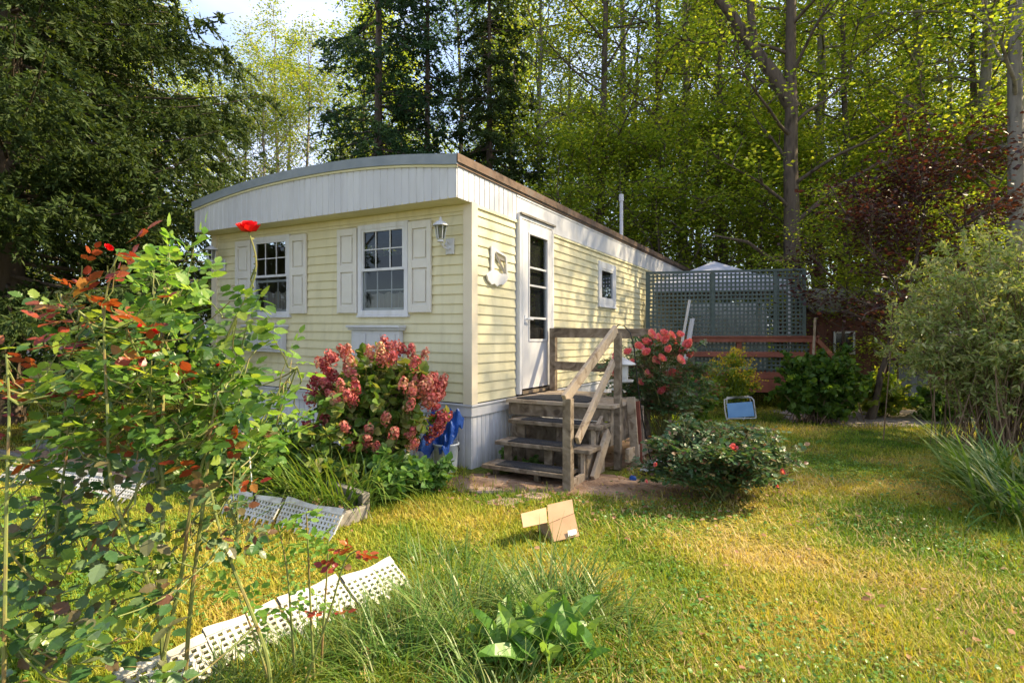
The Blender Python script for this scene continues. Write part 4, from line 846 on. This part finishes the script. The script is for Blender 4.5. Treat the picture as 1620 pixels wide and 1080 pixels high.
# ---------------------------------------------------------------- shrubs
def shrub(name, label, c, rad, nst, nlf, lsize, lm, seed, stem='twig', tpl=T_DIA, cat='shrub', flat=.6, wid=1.1, arch=0.0, group=None, twl=.35, zlo=.0, bs_=.12, dlo=-.35):
    """many stems from the base to points through an ellipsoid volume, leaves along each"""
    r = np.random.default_rng(seed); c = A(c, float); root = thing(name, label, cat, c, group); paths = []; P = []; D = []
    for i in range(nst):
        d = rdir(1, dlo, 1, r)[0] * r.uniform(.55, 1.0) ; e = c + A([rad[0] * d[0], rad[1] * d[1], rad[2] * (.52 + .5 * d[2])]); e[2] = max(e[2], zlo + .03)
        b_ = c + A([r.normal(0, rad[0] * bs_), r.normal(0, rad[1] * bs_), -.02]); s = np.linspace(0, 1, 7)[:, None]
        p = b_ + (e - b_) * s; p[:, 2] += np.sin(s[:, 0] * pi) * (rad[2] * .18 + arch); p[1:-1] += r.normal(0, .02, (5, 3))
        paths.append((p, np.linspace(.008, .002, 7)))
        for j in range(4):
            q = r.uniform(.2, 1); k = min(5, int(q * 6)); bs = p[k]; tw = bpath(bs, rdir(1, -.3, .8, r)[0] + (p[k+1] - p[k]) * 2, twl * r.uniform(.5, 1), 4, .2, .02, r)
            paths.append((tw, [.003] * 5)); m_ = nlf; u_ = r.uniform(0, 4, m_); ki = np.minimum(u_.astype(int), 3)
            P.append(tw[ki] + (tw[ki + 1] - tw[ki]) * (u_ - ki)[:, None]); D.append((tw[ki + 1] - tw[ki]) * 3 + r.normal(0, .6, (m_, 3)))
    P = np.concatenate(P); D = nrm(np.concatenate(D)); P[:, 2] = np.maximum(P[:, 2], terr(P[:, 0], P[:, 1]) + .01)
    tubes('stems', paths, M[stem], root, seg=5)
    nn = A([0, 0, 1.]) * flat + r.normal(0, .5, P.shape)
    leaves('foliage', [leafset(P, D, nn, lsize * r.uniform(.6, 1.25, len(P)), tpl, wid)], M[lm], root)
    return root, A([p[0][-1] for p in paths[::5]]), r
# hydrangea
hc = A([px(598, 5.25), 5.25, 0])
hy, ends, r = shrub('hydrangea_bush', 'large hydrangea bush with reddish pink flower heads against the front wall', hc, (.68, .42, 1.28), 60, 24, .085, 'l_hyd', 61, tpl=T_OV, flat=.8, wid=1.15)
P = []; 
for i in range(210):
    d = rdir(1, -.65, 1, r)[0]; q_ = r.uniform(.72, 1.05); e = hc + A([.64 * d[0] * q_, -.10 + .42 * d[1] * q_, .72 + .62 * d[2] * q_])
    if d[1] > .5 or (d[2] < .1 and r.random() < .45): continue
    ax = nrm(d * .5 + A([0, 0, .6])); m_ = 75; u_ = r.uniform(0, 1, m_) ** .8; rr = .056 * (1 - u_ * .4) * r.uniform(.75, 1.05, m_); o_ = nrm(r.normal(0, 1, (m_, 3)))
    P.append((e + ax * (u_ * .095 - .04)[:, None] + o_ * rr[:, None], o_))
pp = np.concatenate([a for a, _ in P]); oo = np.concatenate([b_ for _, b_ in P])
leaves('flowers', [leafset(pp, nrm(np.cross(oo, rdir(len(pp), -1, 1, r))), oo, .026 * r.uniform(.7, 1.2, len(pp)), T_OV, 1.5)], M['p_hyd'], hy)
# low green perennials at the bed
def perennial(x, Y, w, h, seed, lm, tpl, ls, label, cat='plant', n=16, nl=12, wid=1.1, nm='leafy_plant', group=None):
    c = A([px(x, Y), Y, float(terr(px(x, Y), Y))]); return shrub(nm, label, c, (w, w * .8, h), n, nl, ls, lm, seed, 'stem', tpl, cat, .7, wid, group=group, twl=h * .35)[0]
perennial(520, 4.75, .34, .62, 71, 'l_hyd', T_OV, .075, 'leafy green plant with pale tips at the foot of the hydrangea', n=18)
perennial(620, 4.75, .36, .40, 72, 'l_dock', T_OV, .085, 'low broad-leaved green plant beneath the hydrangea flowers', n=20)
perennial(675, 4.95, .26, .30, 73, 'l_dock', T_OV, .075, 'low green plant beside the grey bucket', n=14)
perennial(440, 4.9, .5, .75, 74, 'l_rose', T_OV, .07, 'dense green leafy plant behind the garden stake', n=26)
perennial(350, 5.3, .6, .70, 75, 'l_rose', T_OV, .07, 'green leafy plant beyond the timber bed left of the wall', n=26)
perennial(1100, 8.2, .5, .9, 76, 'l_dark', T_OV, .07, 'green leafy plant behind the pink rose bush by the side wall', n=24)
perennial(1050, 7.6, .45, .5, 77, 'l_maple', T_DIA, .07, 'low green plant growing under the pink rose bush', n=22)
perennial(842, 5.75, .12, .16, 161, 'l_dock', T_OV, .05, 'small weed growing between the lowest two porch steps', n=6, nl=6, nm='weed', cat='weed')
perennial(800, 5.95, .10, .20, 162, 'l_dock', T_OV, .05, 'small weed growing under the porch steps beside the skirting', n=6, nl=6, nm='weed', cat='weed')
# goldenrod
gr, en, r = shrub('goldenrod', 'goldenrod plant with yellow plumes before the red-brown deck', (px(1160, 9.5), 9.5, 0), (.45, .3, 1.22), 30, 22, .08, 'l_maple', 81, 'stem', T_LAN, 'plant', .4, 1.5, twl=.2)
P = en[:, None] + r.normal(0, .075, (len(en), 34, 3)) * A([1.2, 1, .8]); P = P.reshape(-1, 3); P = P[P[:, 2] > .45]
leaves('flowers', [leafset(P, rdir(len(P), -1, 1, r), rdir(len(P), -1, 1, r), .035, T_OV, 1.2)], M['p_gold'], gr)
# green shrub by the deck
shrub('green_shrub', 'dense dark green shrub growing before the right end of the deck', (px(1300, 9.1), 9.1, 0), (.88, .5, 1.2), 80, 28, .10, 'l_dark', 82, tpl=T_OV, flat=.9, bs_=.3, dlo=-.8)
shrub('green_shrub', 'small bright green shrub at the foot of the purple tree', (px(1395, 9.6), 9.6, 0), (.45, .4, .75), 30, 20, .09, 'l_maple', 83, tpl=T_OV, flat=.9)
shrub('ground_ivy', 'low dark green leafy mound in front of the shed', (px(1500, 9.2), 9.2, 0), (.8, .5, .55), 36, 22, .09, 'l_dark', 84, tpl=T_OV, flat=.9)
# willow-like shrub at the right
shrub('willow_shrub', 'large pale green feathery shrub at the right edge of the lawn', (px(1595, 6.8), 6.8, 0), (1.5, 1.1, 2.7), 165, 50, .075, 'l_willow', 85, tpl=T_LAN, flat=.3, wid=1.5, twl=.85, arch=.05, bs_=.25, dlo=-.85)
# pink rose bush (tall) and low rose bush
def rose_flower(name, c, rad, matr, parent, seed=0, axis=(0, -.3, .9)):
    r = np.random.default_rng(seed); n = 26; ax = nrm(A(axis, float)); x = nrm(np.cross(ax, A([.3, .9, .1]))); y = np.cross(ax, x); i = np.arange(n); th = i * 2.4; f = i / n
    rd = np.cos(th)[:, None] * x + np.sin(th)[:, None] * y; el = 1.5 - 1.1 * f ** 1.3
    d = rd * np.cos(el)[:, None] + ax * np.sin(el)[:, None]; nn = rd * -np.sin(el)[:, None] + ax * np.cos(el)[:, None]
    T_PET = (A([[-.12,0,0],[.12,0,0],[-.45,.45,.16],[0,.45,-.10],[.45,.45,.16],[-.34,.90,.34],[0,.98,.2],[.34,.90,.34]], float), [A([[0,1,4,3],[0,3,3,2]])[:1], A([[2,3,6,5],[3,4,7,6]]), A([[0,3,2]])])
    V, fl = leafset(c + rd * (rad * .15 * f)[:, None] - ax * rad * .4, d + r.normal(0, .08, d.shape), nn, rad * (.75 + .45 * f), T_PET, 1.1)
    return mk(name, V, fl, matr, parent, smooth=True)
rc = A([px(1052, 6.6), 6.6, 0])
def rosebush(name, label, c, rad, nst, nl, ls, lm, seed, zc=.5):
    r = np.random.default_rng(seed); root = thing(name, label, 'rose bush', c); paths = []; P = []; D = []; tips = []
    for i in range(nst):
        d = rdir(1, -.5, 1, r)[0]; e = c + A([rad[0] * d[0], rad[1] * d[1], rad[2] * (zc + (1 - zc) * d[2])]); b_ = c + A([r.normal(0, .06), r.normal(0, .05), -.02])
        s = np.linspace(0, 1, 9)[:, None]; p = b_ + (e - b_) * s; p[:, 2] += np.sin(s[:, 0] * pi) * rad[2] * .15; p[1:-1] += r.normal(0, .012, (7, 3)); paths.append((p, np.linspace(.007, .002, 9))); tips.append(e)
        for j in range(3):
            k = r.integers(3, 8); tw = bpath(p[k], rdir(1, -.2, .9, r)[0] + (p[k] - p[k-1]) * 3, r.uniform(.15, .4) * rad[2] * .6, 4, .2, .03, r); paths.append((tw, [.003] * 5)); tips.append(tw[-1])
            u_ = r.uniform(0, 4, nl); ki = np.minimum(u_.astype(int), 3); P.append(tw[ki] + (tw[ki+1] - tw[ki]) * (u_ - ki)[:, None]); D.append((tw[ki+1] - tw[ki]) * 2 + rdir(nl, -.3, .5, r))
    P = np.concatenate(P); D = np.concatenate(D); P[:, 2] = np.maximum(P[:, 2], .03)
    tubes('canes', paths, M['cane'], root, seg=5); leaves('foliage', [compound(P, D, A([0,0,1.]) + r.normal(0, .4, P.shape), ls * r.uniform(.7, 1.2, len(P)), r=r)], M[lm], root)
    return root, A(tips), r
rb, tips, r = rosebush('rose_bush', 'tall rose bush covered in pink blooms beside the porch', rc, (.70, .45, 1.45), 40, 12, .12, 'l_rosedk', 91, .60)
fl = [(1050,527),(1062,530),(1042,535),(1075,529),(1053,538),(1031,546),(1078,556),(1046,566),(1076,569),(1054,612),(1047,618),(977,563),(993,557),(984,580),(1036,570),(1000,573),(1022,558),(975,587),(1092,562),(1010,548),(1030,528),(1066,541),(1022,541),(1088,545),(1058,553),(1064,590),(1024,592),(1012,604)]
for i, (x, y) in enumerate(fl): rose_flower('rose_flower', at(x, y, 6.35 + .1 * ((i * 7) % 4 - 1.5)), .052 + .009 * (i % 3), M['p_pink'], rb, i, (sin(i), -.6, .7))
tubes('flower_stems', [(A([at(x, y, 6.4), at(x * .6 + 1052 * .4, y + 40, 6.5), at(1050, max(640, y + 90), 6.58)]), [.003, .004, .005]) for x, y in fl], M['cane'], rb, seg=4)
lc = A([px(1140, 4.75), 4.75, 0])
lr, tips, r = rosebush('rose_bush', 'low wide rose bush with a few red blooms on the lawn', lc, (.70, .52, .66), 62, 13, .105, 'l_rosedk', 92, .50)
for i, (x, y, s_) in enumerate(((1160,708,.036),(1109,726,.026),(1237,746,.036),(1192,726,.022),(1037,735,.02),(1211,706,.02),(1193,712,.02),(1228,768,.022),(1022,761,.018))):
    rose_flower('rose_flower', at(x, y, 4.45), s_, M['p_pink'] if i % 3 else M['p_pink'], lr, 30 + i, (sin(i), -.7, .6))

# ---------------------------------------------------------------- foreground rose bush (left)
fr0 = gp(258, 1134); fr0[2] = 0
r = np.random.default_rng(101)
big = thing('rose_bush', 'large leggy rose bush in the left foreground with one tall red rose', 'rose bush', fr0)
def cv(pts, n=16):
    pts = A(pts); t = np.linspace(0, 1, len(pts)); q = np.linspace(0, 1, n); m_ = np.stack([np.interp(q, t, pts[:, k]) for k in range(3)], 1)
    for _ in range(2): m_[1:-1] = (m_[:-2] + 2 * m_[1:-1] + m_[2:]) / 4
    return m_
Y0 = 2.05
canes = [
 ([(262,1136,2.03),(256,980,2.03),(250,880,2.03),(262,800,2.06),(250,700,2.1),(236,600,2.1),(200,520,2.1)], .010, .004),
 ([(240,1136,2.0),(262,1020,2.0),(290,900,2.0),(300,800,1.98),(330,700,1.98),(345,620,2.0)], .008, .004),
 ([(110,1136,2.0),(112,1040,2.0),(92,950,2.0),(85,880,2.0),(95,780,2.05),(110,700,2.1),(100,600,2.15)], .008, .003),
 ([(110,1010,2.0),(140,930,1.98),(175,850,1.95),(215,780,1.95),(235,730,1.95)], .007, .003),
 ([(85,960,1.9),(50,915,1.88),(20,880,1.85),(-20,780,1.85)], .006, .003),
 ([(432,1136,2.0),(425,1040,2.0),(395,960,2.0),(365,890,2.0),(345,830,2.02),(330,760,2.05)], .0075, .004),
 ([(365,890,2.0),(378,840,2.0),(360,790,2.0)], .006, .004),
 ([(290,1136,2.1),(296,1000,2.1),(310,880,2.1),(325,780,2.12),(335,680,2.15),(330,620,2.2),(352,545,2.2),(378,490,2.2),(402,450,2.2),(409,415,2.2),(400,385,2.2),(393,366,2.2)], .008, .0028),
 ([(20,1136,1.8),(8,1040,1.8),(2,960,1.8),(30,1030,1.8)], .006, .003),
 ([(256,1000,2.03),(240,930,1.95),(205,850,1.9),(170,770,1.9),(172,660,1.95),(163,540,2.0),(165,470,2.0),(182,410,2.0),(190,395,2.0)], .007, .0025),
 ([(163,560,2.0),(140,510,2.0),(115,480,2.0),(90,460,2.0)], .004, .002),
 ([(5,1136,1.7),(10,800,1.75),(15,640,1.8),(10,560,1.8)], .006, .003),
 ([(256,900,2.03),(280,860,2.1),(400,690,2.4),(440,620,2.5),(470,580,2.5)], .006, .0025),
 ([(250,760,2.06),(260,620,2.3),(255,500,2.5),(270,420,2.6),(262,370,2.6)], .006, .0025)]
paths = []; CP = []
for pts, r_a, r_b in canes:
    c_ = cv([at(*p) for p in pts], 22); paths.append((c_, np.linspace(r_a, r_b, 22))); CP.append(c_[7:])
CP = np.concatenate(CP)
P = {'l_rose': [], 'l_roselit': [], 'l_rosered': [], 'l_rosedk': []}; D = {k: [] for k in P}; S = {k: [] for k in P}
def shoot(e, kind, m_=5, sz=.10):
    dd_ = np.linalg.norm(CP - e, axis=1) + .5 * np.maximum(0, CP[:, 2] - e[2] + .05); k = np.argsort(dd_)[r.integers(0, 14)]; b_ = CP[k]
    if np.linalg.norm(b_ - e) > .8: b_ = e + (b_ - e) * .6 / np.linalg.norm(b_ - e)
    s = np.linspace(0, 1, 7)[:, None]; p = b_ + (e - b_) * s; p[:, 2] -= .05 * np.sin(s[:, 0] * pi); p[1:-1] += r.normal(0, .008, (5, 3)); paths.append((p, np.linspace(.0038, .0018, 7)))
    u_ = np.append(r.uniform(2.0, 6, m_ - 1), 5.99); ki = np.minimum(u_.astype(int), 5); ax = nrm(p[-1] - p[0])
    P[kind].append(p[ki] + (p[ki+1] - p[ki]) * (u_ - ki)[:, None]); dl = rdir(m_, -.15, .45, r) + ax * .5; dl[-1] = ax + A([0, 0, .1]); D[kind].append(dl); S[kind].append(np.full(m_, sz) * r.uniform(.75, 1.2, m_))
def region(n, x0, x1, y0, y1, ya, yb, kind, m_=5, sz=.10):
    for _ in range(n): shoot(at(r.uniform(x0, x1), r.uniform(y0, y1), r.uniform(ya, yb)), kind, m_, sz)
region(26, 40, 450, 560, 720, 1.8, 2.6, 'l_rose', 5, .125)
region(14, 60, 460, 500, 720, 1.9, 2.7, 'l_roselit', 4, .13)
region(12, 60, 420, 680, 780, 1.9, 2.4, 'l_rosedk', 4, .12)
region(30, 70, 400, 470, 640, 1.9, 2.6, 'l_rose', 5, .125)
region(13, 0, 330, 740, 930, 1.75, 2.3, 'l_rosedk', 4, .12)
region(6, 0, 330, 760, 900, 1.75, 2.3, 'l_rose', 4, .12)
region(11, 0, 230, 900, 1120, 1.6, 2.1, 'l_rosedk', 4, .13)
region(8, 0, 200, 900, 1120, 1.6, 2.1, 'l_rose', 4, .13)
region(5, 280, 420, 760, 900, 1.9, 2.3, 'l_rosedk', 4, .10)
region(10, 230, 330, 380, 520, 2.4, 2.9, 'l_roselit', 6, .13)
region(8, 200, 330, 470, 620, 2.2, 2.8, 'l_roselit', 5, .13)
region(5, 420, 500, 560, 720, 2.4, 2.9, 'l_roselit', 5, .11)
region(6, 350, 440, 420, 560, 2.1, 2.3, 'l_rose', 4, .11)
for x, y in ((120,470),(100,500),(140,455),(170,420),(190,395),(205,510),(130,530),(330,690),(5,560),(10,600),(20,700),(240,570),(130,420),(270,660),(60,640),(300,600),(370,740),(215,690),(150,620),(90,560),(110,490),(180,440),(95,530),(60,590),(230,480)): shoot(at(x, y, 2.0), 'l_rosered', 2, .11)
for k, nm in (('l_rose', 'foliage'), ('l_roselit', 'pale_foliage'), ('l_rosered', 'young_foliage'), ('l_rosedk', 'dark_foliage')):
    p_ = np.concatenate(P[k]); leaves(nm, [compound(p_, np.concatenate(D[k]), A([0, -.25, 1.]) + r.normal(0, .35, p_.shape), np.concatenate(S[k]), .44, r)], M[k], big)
# thorns
tv = []; 
for c_, rd in paths[:14]:
    m_ = 26; i_ = r.integers(0, len(c_) - 1, m_); tv.append((c_[i_] + (c_[i_+1] - c_[i_]) * r.random((m_, 1)), rdir(m_, -.3, .3, r)))
tb = [tube_np(np.asarray(p_, float), np.asarray(q_, float), 6) for p_, q_ in paths]
leaves('canes', [(v_, [f_]) for v_, f_ in tb] + [leafset(np.concatenate([a for a, _ in tv]), np.concatenate([b_ for _, b_ in tv]), rdir(26 * 14, -1, 1, r), .016, T_NDL, 2.2)], M['cane'], big)
rose_flower('rose_flower', at(393, 360, 2.2), .043, M['p_red'], big, 1, (0, -.35, .95))
for i, (x, y, s_) in enumerate(((247,524,.022),(172,392,.016),(222,515,.012),(344,578,.010))): rose_flower('rose_bud', at(x, y, 2.02), s_, M['p_red'], big, 3 + i, (sin(i*2), -.3, .7))
# small rose plant, centre foreground
c = gp(500, 1100); c[2] = 0
sm_ = thing('rose_plant', 'young thorny rose plant with reddish tips beside the foreground edging', 'rose bush', c); paths = []; PP = []; DD = []; PR = []; DR = []
for pts in ([(470,1120,2.2),(462,1000,2.2),(455,900,2.2),(440,830,2.2)], [(500,1120,2.2),(492,980,2.2),(488,880,2.2),(485,815,2.2)], [(470,1120,2.15),(500,1030,2.15),(525,960,2.15),(545,880,2.15),(565,870,2.15)], [(505,1120,2.25),(512,980,2.25),(518,900,2.25),(520,840,2.25)], [(440,1120,2.1),(405,1010,2.1),(372,930,2.1)]):
    c_ = cv([at(*p) for p in pts], 14); paths.append((c_, np.linspace(.006, .0025, 14)))
    for j in (6, 9, 11, 12, 13):
        tgt = (PR, DR) if (pts[0][0] == 470 and pts[0][2] == 2.15) else (PP, DD); tgt[0].append(c_[j]); tgt[1].append(rdir(1, -.1, .5, r)[0]); tgt[0].append(c_[j]); tgt[1].append(rdir(1, -.1, .5, r)[0])
tubes('canes', paths, M['cane'], sm_, seg=6)
leaves('foliage', [compound(PP, A(DD), A([0, 0, 1.]) + r.normal(0, .4, (len(PP), 3)), .085, .44, r)], M['l_roselit'], sm_)
leaves('young_foliage', [compound(PR, A(DR), A([0, 0, 1.]) + r.normal(0, .4, (len(PR), 3)), .08, .44, r)], M['l_rosered'], sm_)

# ---------------------------------------------------------------- grasses and weeds
def tuft(name, label, cx, cy, rad, n, L, wdt, matr, seed, cat='grass clump', curve=(.6, 1.9), lean=(.02, .6), k=6, group=None, sy=1.0):
    r = np.random.default_rng(seed); a = r.uniform(0, 2*pi, n); q = rad * np.sqrt(r.random(n)); X = cx + q*np.cos(a); Y = cy + q*np.sin(a)*sy
    b_ = np.stack([X, Y, terr(X, Y) - .01], 1); az = a + r.normal(0, .9, n)
    return tag(leaves(name, [blades(b_, az, L * r.uniform(.45, 1.1, n), wdt * r.uniform(.6, 1.2, n), r.uniform(*lean, n), r.uniform(*curve, n), k)], matr, origin=(cx, cy, float(terr(cx, cy)))), label, cat, group) if 0 else \
        tag(mk(name, *(lambda vf: (vf[0], vf[1]))(blades(b_, az, L * r.uniform(.45, 1.1, n), wdt * r.uniform(.6, 1.2, n), r.uniform(*lean, n), r.uniform(*curve, n), k)), matr, None, (cx, cy, float(terr(cx, cy)))), label, cat, group)
tuft('lily_clump', 'arching daylily leaves before the hydrangea at the bed corner', px(535, 4.55), 4.55, .36, 420, .72, .018, M['g_lily'], 111, 'plant')
tuft('lily_clump', 'arching daylily leaves left of the hydrangea behind the edging', px(470, 4.8), 4.8, .32, 320, .68, .018, M['g_lily'], 112, 'plant')
tuft('lily_clump', 'arching leaf clump at the right edge of the lawn', px(1600, 5.0), 5.0, .42, 330, .8, .024, M['g_lily'], 113, 'plant')
tuft('lily_clump', 'long arching leaves at the far right before the feathery shrub', px(1650, 4.2), 4.2, .4, 260, .85, .024, M['g_tall'], 114, 'plant')
tuft('lily_clump', 'low pale leaf clump under the feathery shrub', px(1540, 5.9), 5.9, .3, 200, .5, .013, M['g_lily'], 115, 'plant')
tuft('spiky_plant', 'sparse spiky leaf tuft on the lawn before the gravel path', px(1495, 7.2), 7.2, .12, 40, .65, .012, M['g_lily'], 116, 'plant', (.1, .7), (.1, 1.0))
for i, (x, y, n, L, lb) in enumerate(((880, 975, 460, .50, 'long tall grass clump behind the broad dock leaves'), (740, 1000, 330, .46, 'long grass tuft left of the broad dock leaves'), (800, 1130, 200, .36, 'long grass tuft nearest the bottom of the view'), (640, 1060, 300, .36, 'long grass tuft at the right end of the foreground edging'), (960, 1010, 200, .40, 'long grass tuft right of the dock leaves'), (690, 900, 120, .34, 'thin grass tuft beyond the edging end'))):
    p = gp(x, y); tuft('grass_tuft', lb, p[0], p[1], .24, n, L, .007, M['g_tall'], 120 + i, 'grass tuft', (.5, 2.0), (.05, .8), 6, 'long grass tufts in the foreground')
for i in range(14):
    p = e0 + (e1 - e0) * (i + .5) / 14 + A([.10, -.08, 0]) * (1 if i % 2 else 1.8); tuft('grass_tuft', 'small grass tuft growing at the foot of the foreground edging', p[0], p[1], .15, 95, .26, .005, M['g_tall'], 150 + i, 'grass tuft', (.4, 1.6), (.05, .7), 5, 'small tufts along the foreground edging')
# dock plant
dk = gp(850, 1045); dk[2] = 0; rd_ = np.random.default_rng(131); dock = thing('dock_plant', 'broad-leaved dock weed among the foreground grass', 'weed', dk)
T_BIG = (lambda n: (A([[sx * w_, y_, .10 * abs(sx) + .02 * sin(y_ * 17) * sx - .55 * y_ ** 2.2 * .6] for y_, w_ in zip(np.linspace(0, 1, n), [.02,.12,.19,.22,.21,.18,.12,.02][:n]) for sx in (-1, 0, 1)], float),
        [A([[3*i, 3*i+1, 3*i+4, 3*i+3] for i in range(n-1)] + [[3*i+1, 3*i+2, 3*i+5, 3*i+4] for i in range(n-1)])]))(8)
n_ = 34; c_ = np.repeat(dk[None], n_, 0) + rd_.normal(0, .10, (n_, 3)) * A([1.2, .8, 0]); el = rd_.uniform(.5, 1.35, n_); az = rd_.uniform(0, 2*pi, n_); d_ = np.stack([np.cos(el)*np.cos(az), np.cos(el)*np.sin(az), np.sin(el)], 1)
c_ = c_ + d_ * .05
leaves('dock_leaves', [leafset(c_, d_, A([0, -.3, 1.]) + 0 * d_, rd_.uniform(.14, .26, n_), T_BIG, .8)], M['l_dock'], dock)
# lawn blades
r = np.random.default_rng(201)
def lawnpts(n, ya, yb, dens=2.0):
    Y = (ya ** (2-dens) + r.random(n) * (yb ** (2-dens) - ya ** (2-dens))) ** (1/(2-dens)) if dens != 2 else ya * (yb/ya) ** r.random(n)
    X = r.uniform(-1.0, 1.0, n) * Y; return X, Y
def keep(X, Y):
    rel = np.stack([X - C0[0], Y - C0[1]], 1); t = rel @ U[:2]; w = rel @ W[:2]
    inside = (t > -.02) & (w < .02) & (w > -WD); stp = (t > -.3) & (t < 1.8) & (w > 0) & (w < 1.4)
    e1_ = (((X - .55)/1.15)**2 + ((Y - 5.2)/.36)**2) < 1 + r.normal(0, .25, len(X)); e2_ = (((X - 1.6)/1.1)**2 + ((Y - 6.7)/1.0)**2) < 1 + r.normal(0, .15, len(X))
    e3_ = (((X - 6.2)/1.6)**2 + ((Y - 9.6)/.85)**2) < 1
    return ~(inside | stp | (e1_ & (r.random(len(X)) < .93)) | (e2_ & (r.random(len(X)) < .9)) | e3_)
X, Y = lawnpts(330000, 1.7, 12.5); kx = keep(X, Y); X, Y = X[kx], Y[kx]; n = len(X)
patchn = np.sin(X * 1.7 + 2) * np.cos(Y * 1.3 + X * .5)
b_ = np.stack([X, Y, terr(X, Y) - .003], 1); az = r.uniform(0, 2*pi, n); L = (.045 + .02 * patchn) * r.uniform(.5, 1.4, n) * (1 + .04 * Y)
o = mk('grass', *blades(b_, az, L, .0045 * (1 + .32 * Y) * r.uniform(.6, 1.2, n) * .8, r.uniform(.0, .9, n), r.uniform(.0, 1.4, n), 2), M['g_lawn']); stuff(o)

M['g_dry'] = leafmat('grass_dry', [(.34,.26,.10),(.46,.36,.16),(.55,.42,.20),(.30,.28,.08)], .3, .7, .2, 1.2)
X, Y = lawnpts(190000, 1.7, 9); fx = 1 / (1 + np.exp(-(X - .5 * Y * .5 + .4) * 2.4)) * (.62 + .5 * np.sin(X * 2.1 + 1.2 * np.sin(Y * 1.9)) * np.cos(Y * 2.6 + X)) * (X < 3.2); kx = keep(X, Y) & (r.random(len(X)) < fx); X, Y = X[kx], Y[kx]; n = len(X)
b_ = np.stack([X, Y, terr(X, Y) - .003], 1)
o2 = mk('dry_grass', *blades(b_, r.uniform(0, 2*pi, n), .055 * r.uniform(.5, 1.4, n) * (1 + .04 * Y), .0042 * (1 + .3 * Y) * r.uniform(.6, 1.1, n), r.uniform(.4, 1.45, n), r.uniform(0, .9, n), 2), M['g_dry']); stuff(o2)
# clover and small weeds
X, Y = lawnpts(30000, 1.8, 7.5); kx = keep(X, Y) & ((X > .9) | (X < -.6) | (r.random(len(X)) < .3)) & (np.sin(X * 2.3) + np.sin(Y * 2.9 + X) + r.normal(0, .4, len(X)) > .1); X, Y = X[kx], Y[kx]; n = len(X)
o = mk('clover', *leafset(np.stack([X, Y, terr(X, Y) + r.uniform(.015, .045, n)], 1), rdir(n, -.3, .3, r), A([0, 0, 1.]) + r.normal(0, .35, (n, 3)), .016 * r.uniform(.7, 1.3, n) * (1 + .1 * Y), T_OV, 1.3), M['l_dock']); stuff(o)
# fallen leaves and straw
X, Y = lawnpts(5200, 1.8, 11); n = len(X)
rel = (((X - .9)/1.8)**2 + ((Y - 5.6)/1.6)**2) < 1; kk = rel | (r.random(n) < .07); X, Y = X[kk], Y[kk]; n = len(X)
o = mk('fallen_leaves', *leafset(np.stack([X, Y, terr(X, Y) + .025 + r.uniform(0, .02, n)], 1), rdir(n, -.2, .3, r), A([0, 0, 1.]) + r.normal(0, .4, (n, 3)), .035 * r.uniform(.5, 1.3, n), T_OV, 1.2), M['l_litter']); stuff(o)
# low brush closing the view under the far trees
X = r.uniform(-42, 42, 110000); Y = 13.5 + r.random(110000) ** 1.3 * 34; kk = (np.abs(X) < Y * 1.05) & ~((X < -4) & (Y > 22.5) & (Y < 31)) & ~((X > 5) & (Y < 15.5)) & ~((X < 9) & (X > -3) & (Y < 22)) & ~((X < -2) & (Y < 21)); X, Y = X[kk], Y[kk]; n = len(X)
o = mk('undergrowth', *leafset(np.stack([X, Y, terr(X, Y) + r.random(n) ** 1.6 * (1.2 + .5 * np.sin(X * .8))], 1), rdir(n, -.4, .5, r), A([0, 0, 1.]) + r.normal(0, .5, (n, 3)), .2 * r.uniform(.6, 1.3, n), T_DIA, 1.2), M['l_maple']); stuff(o)
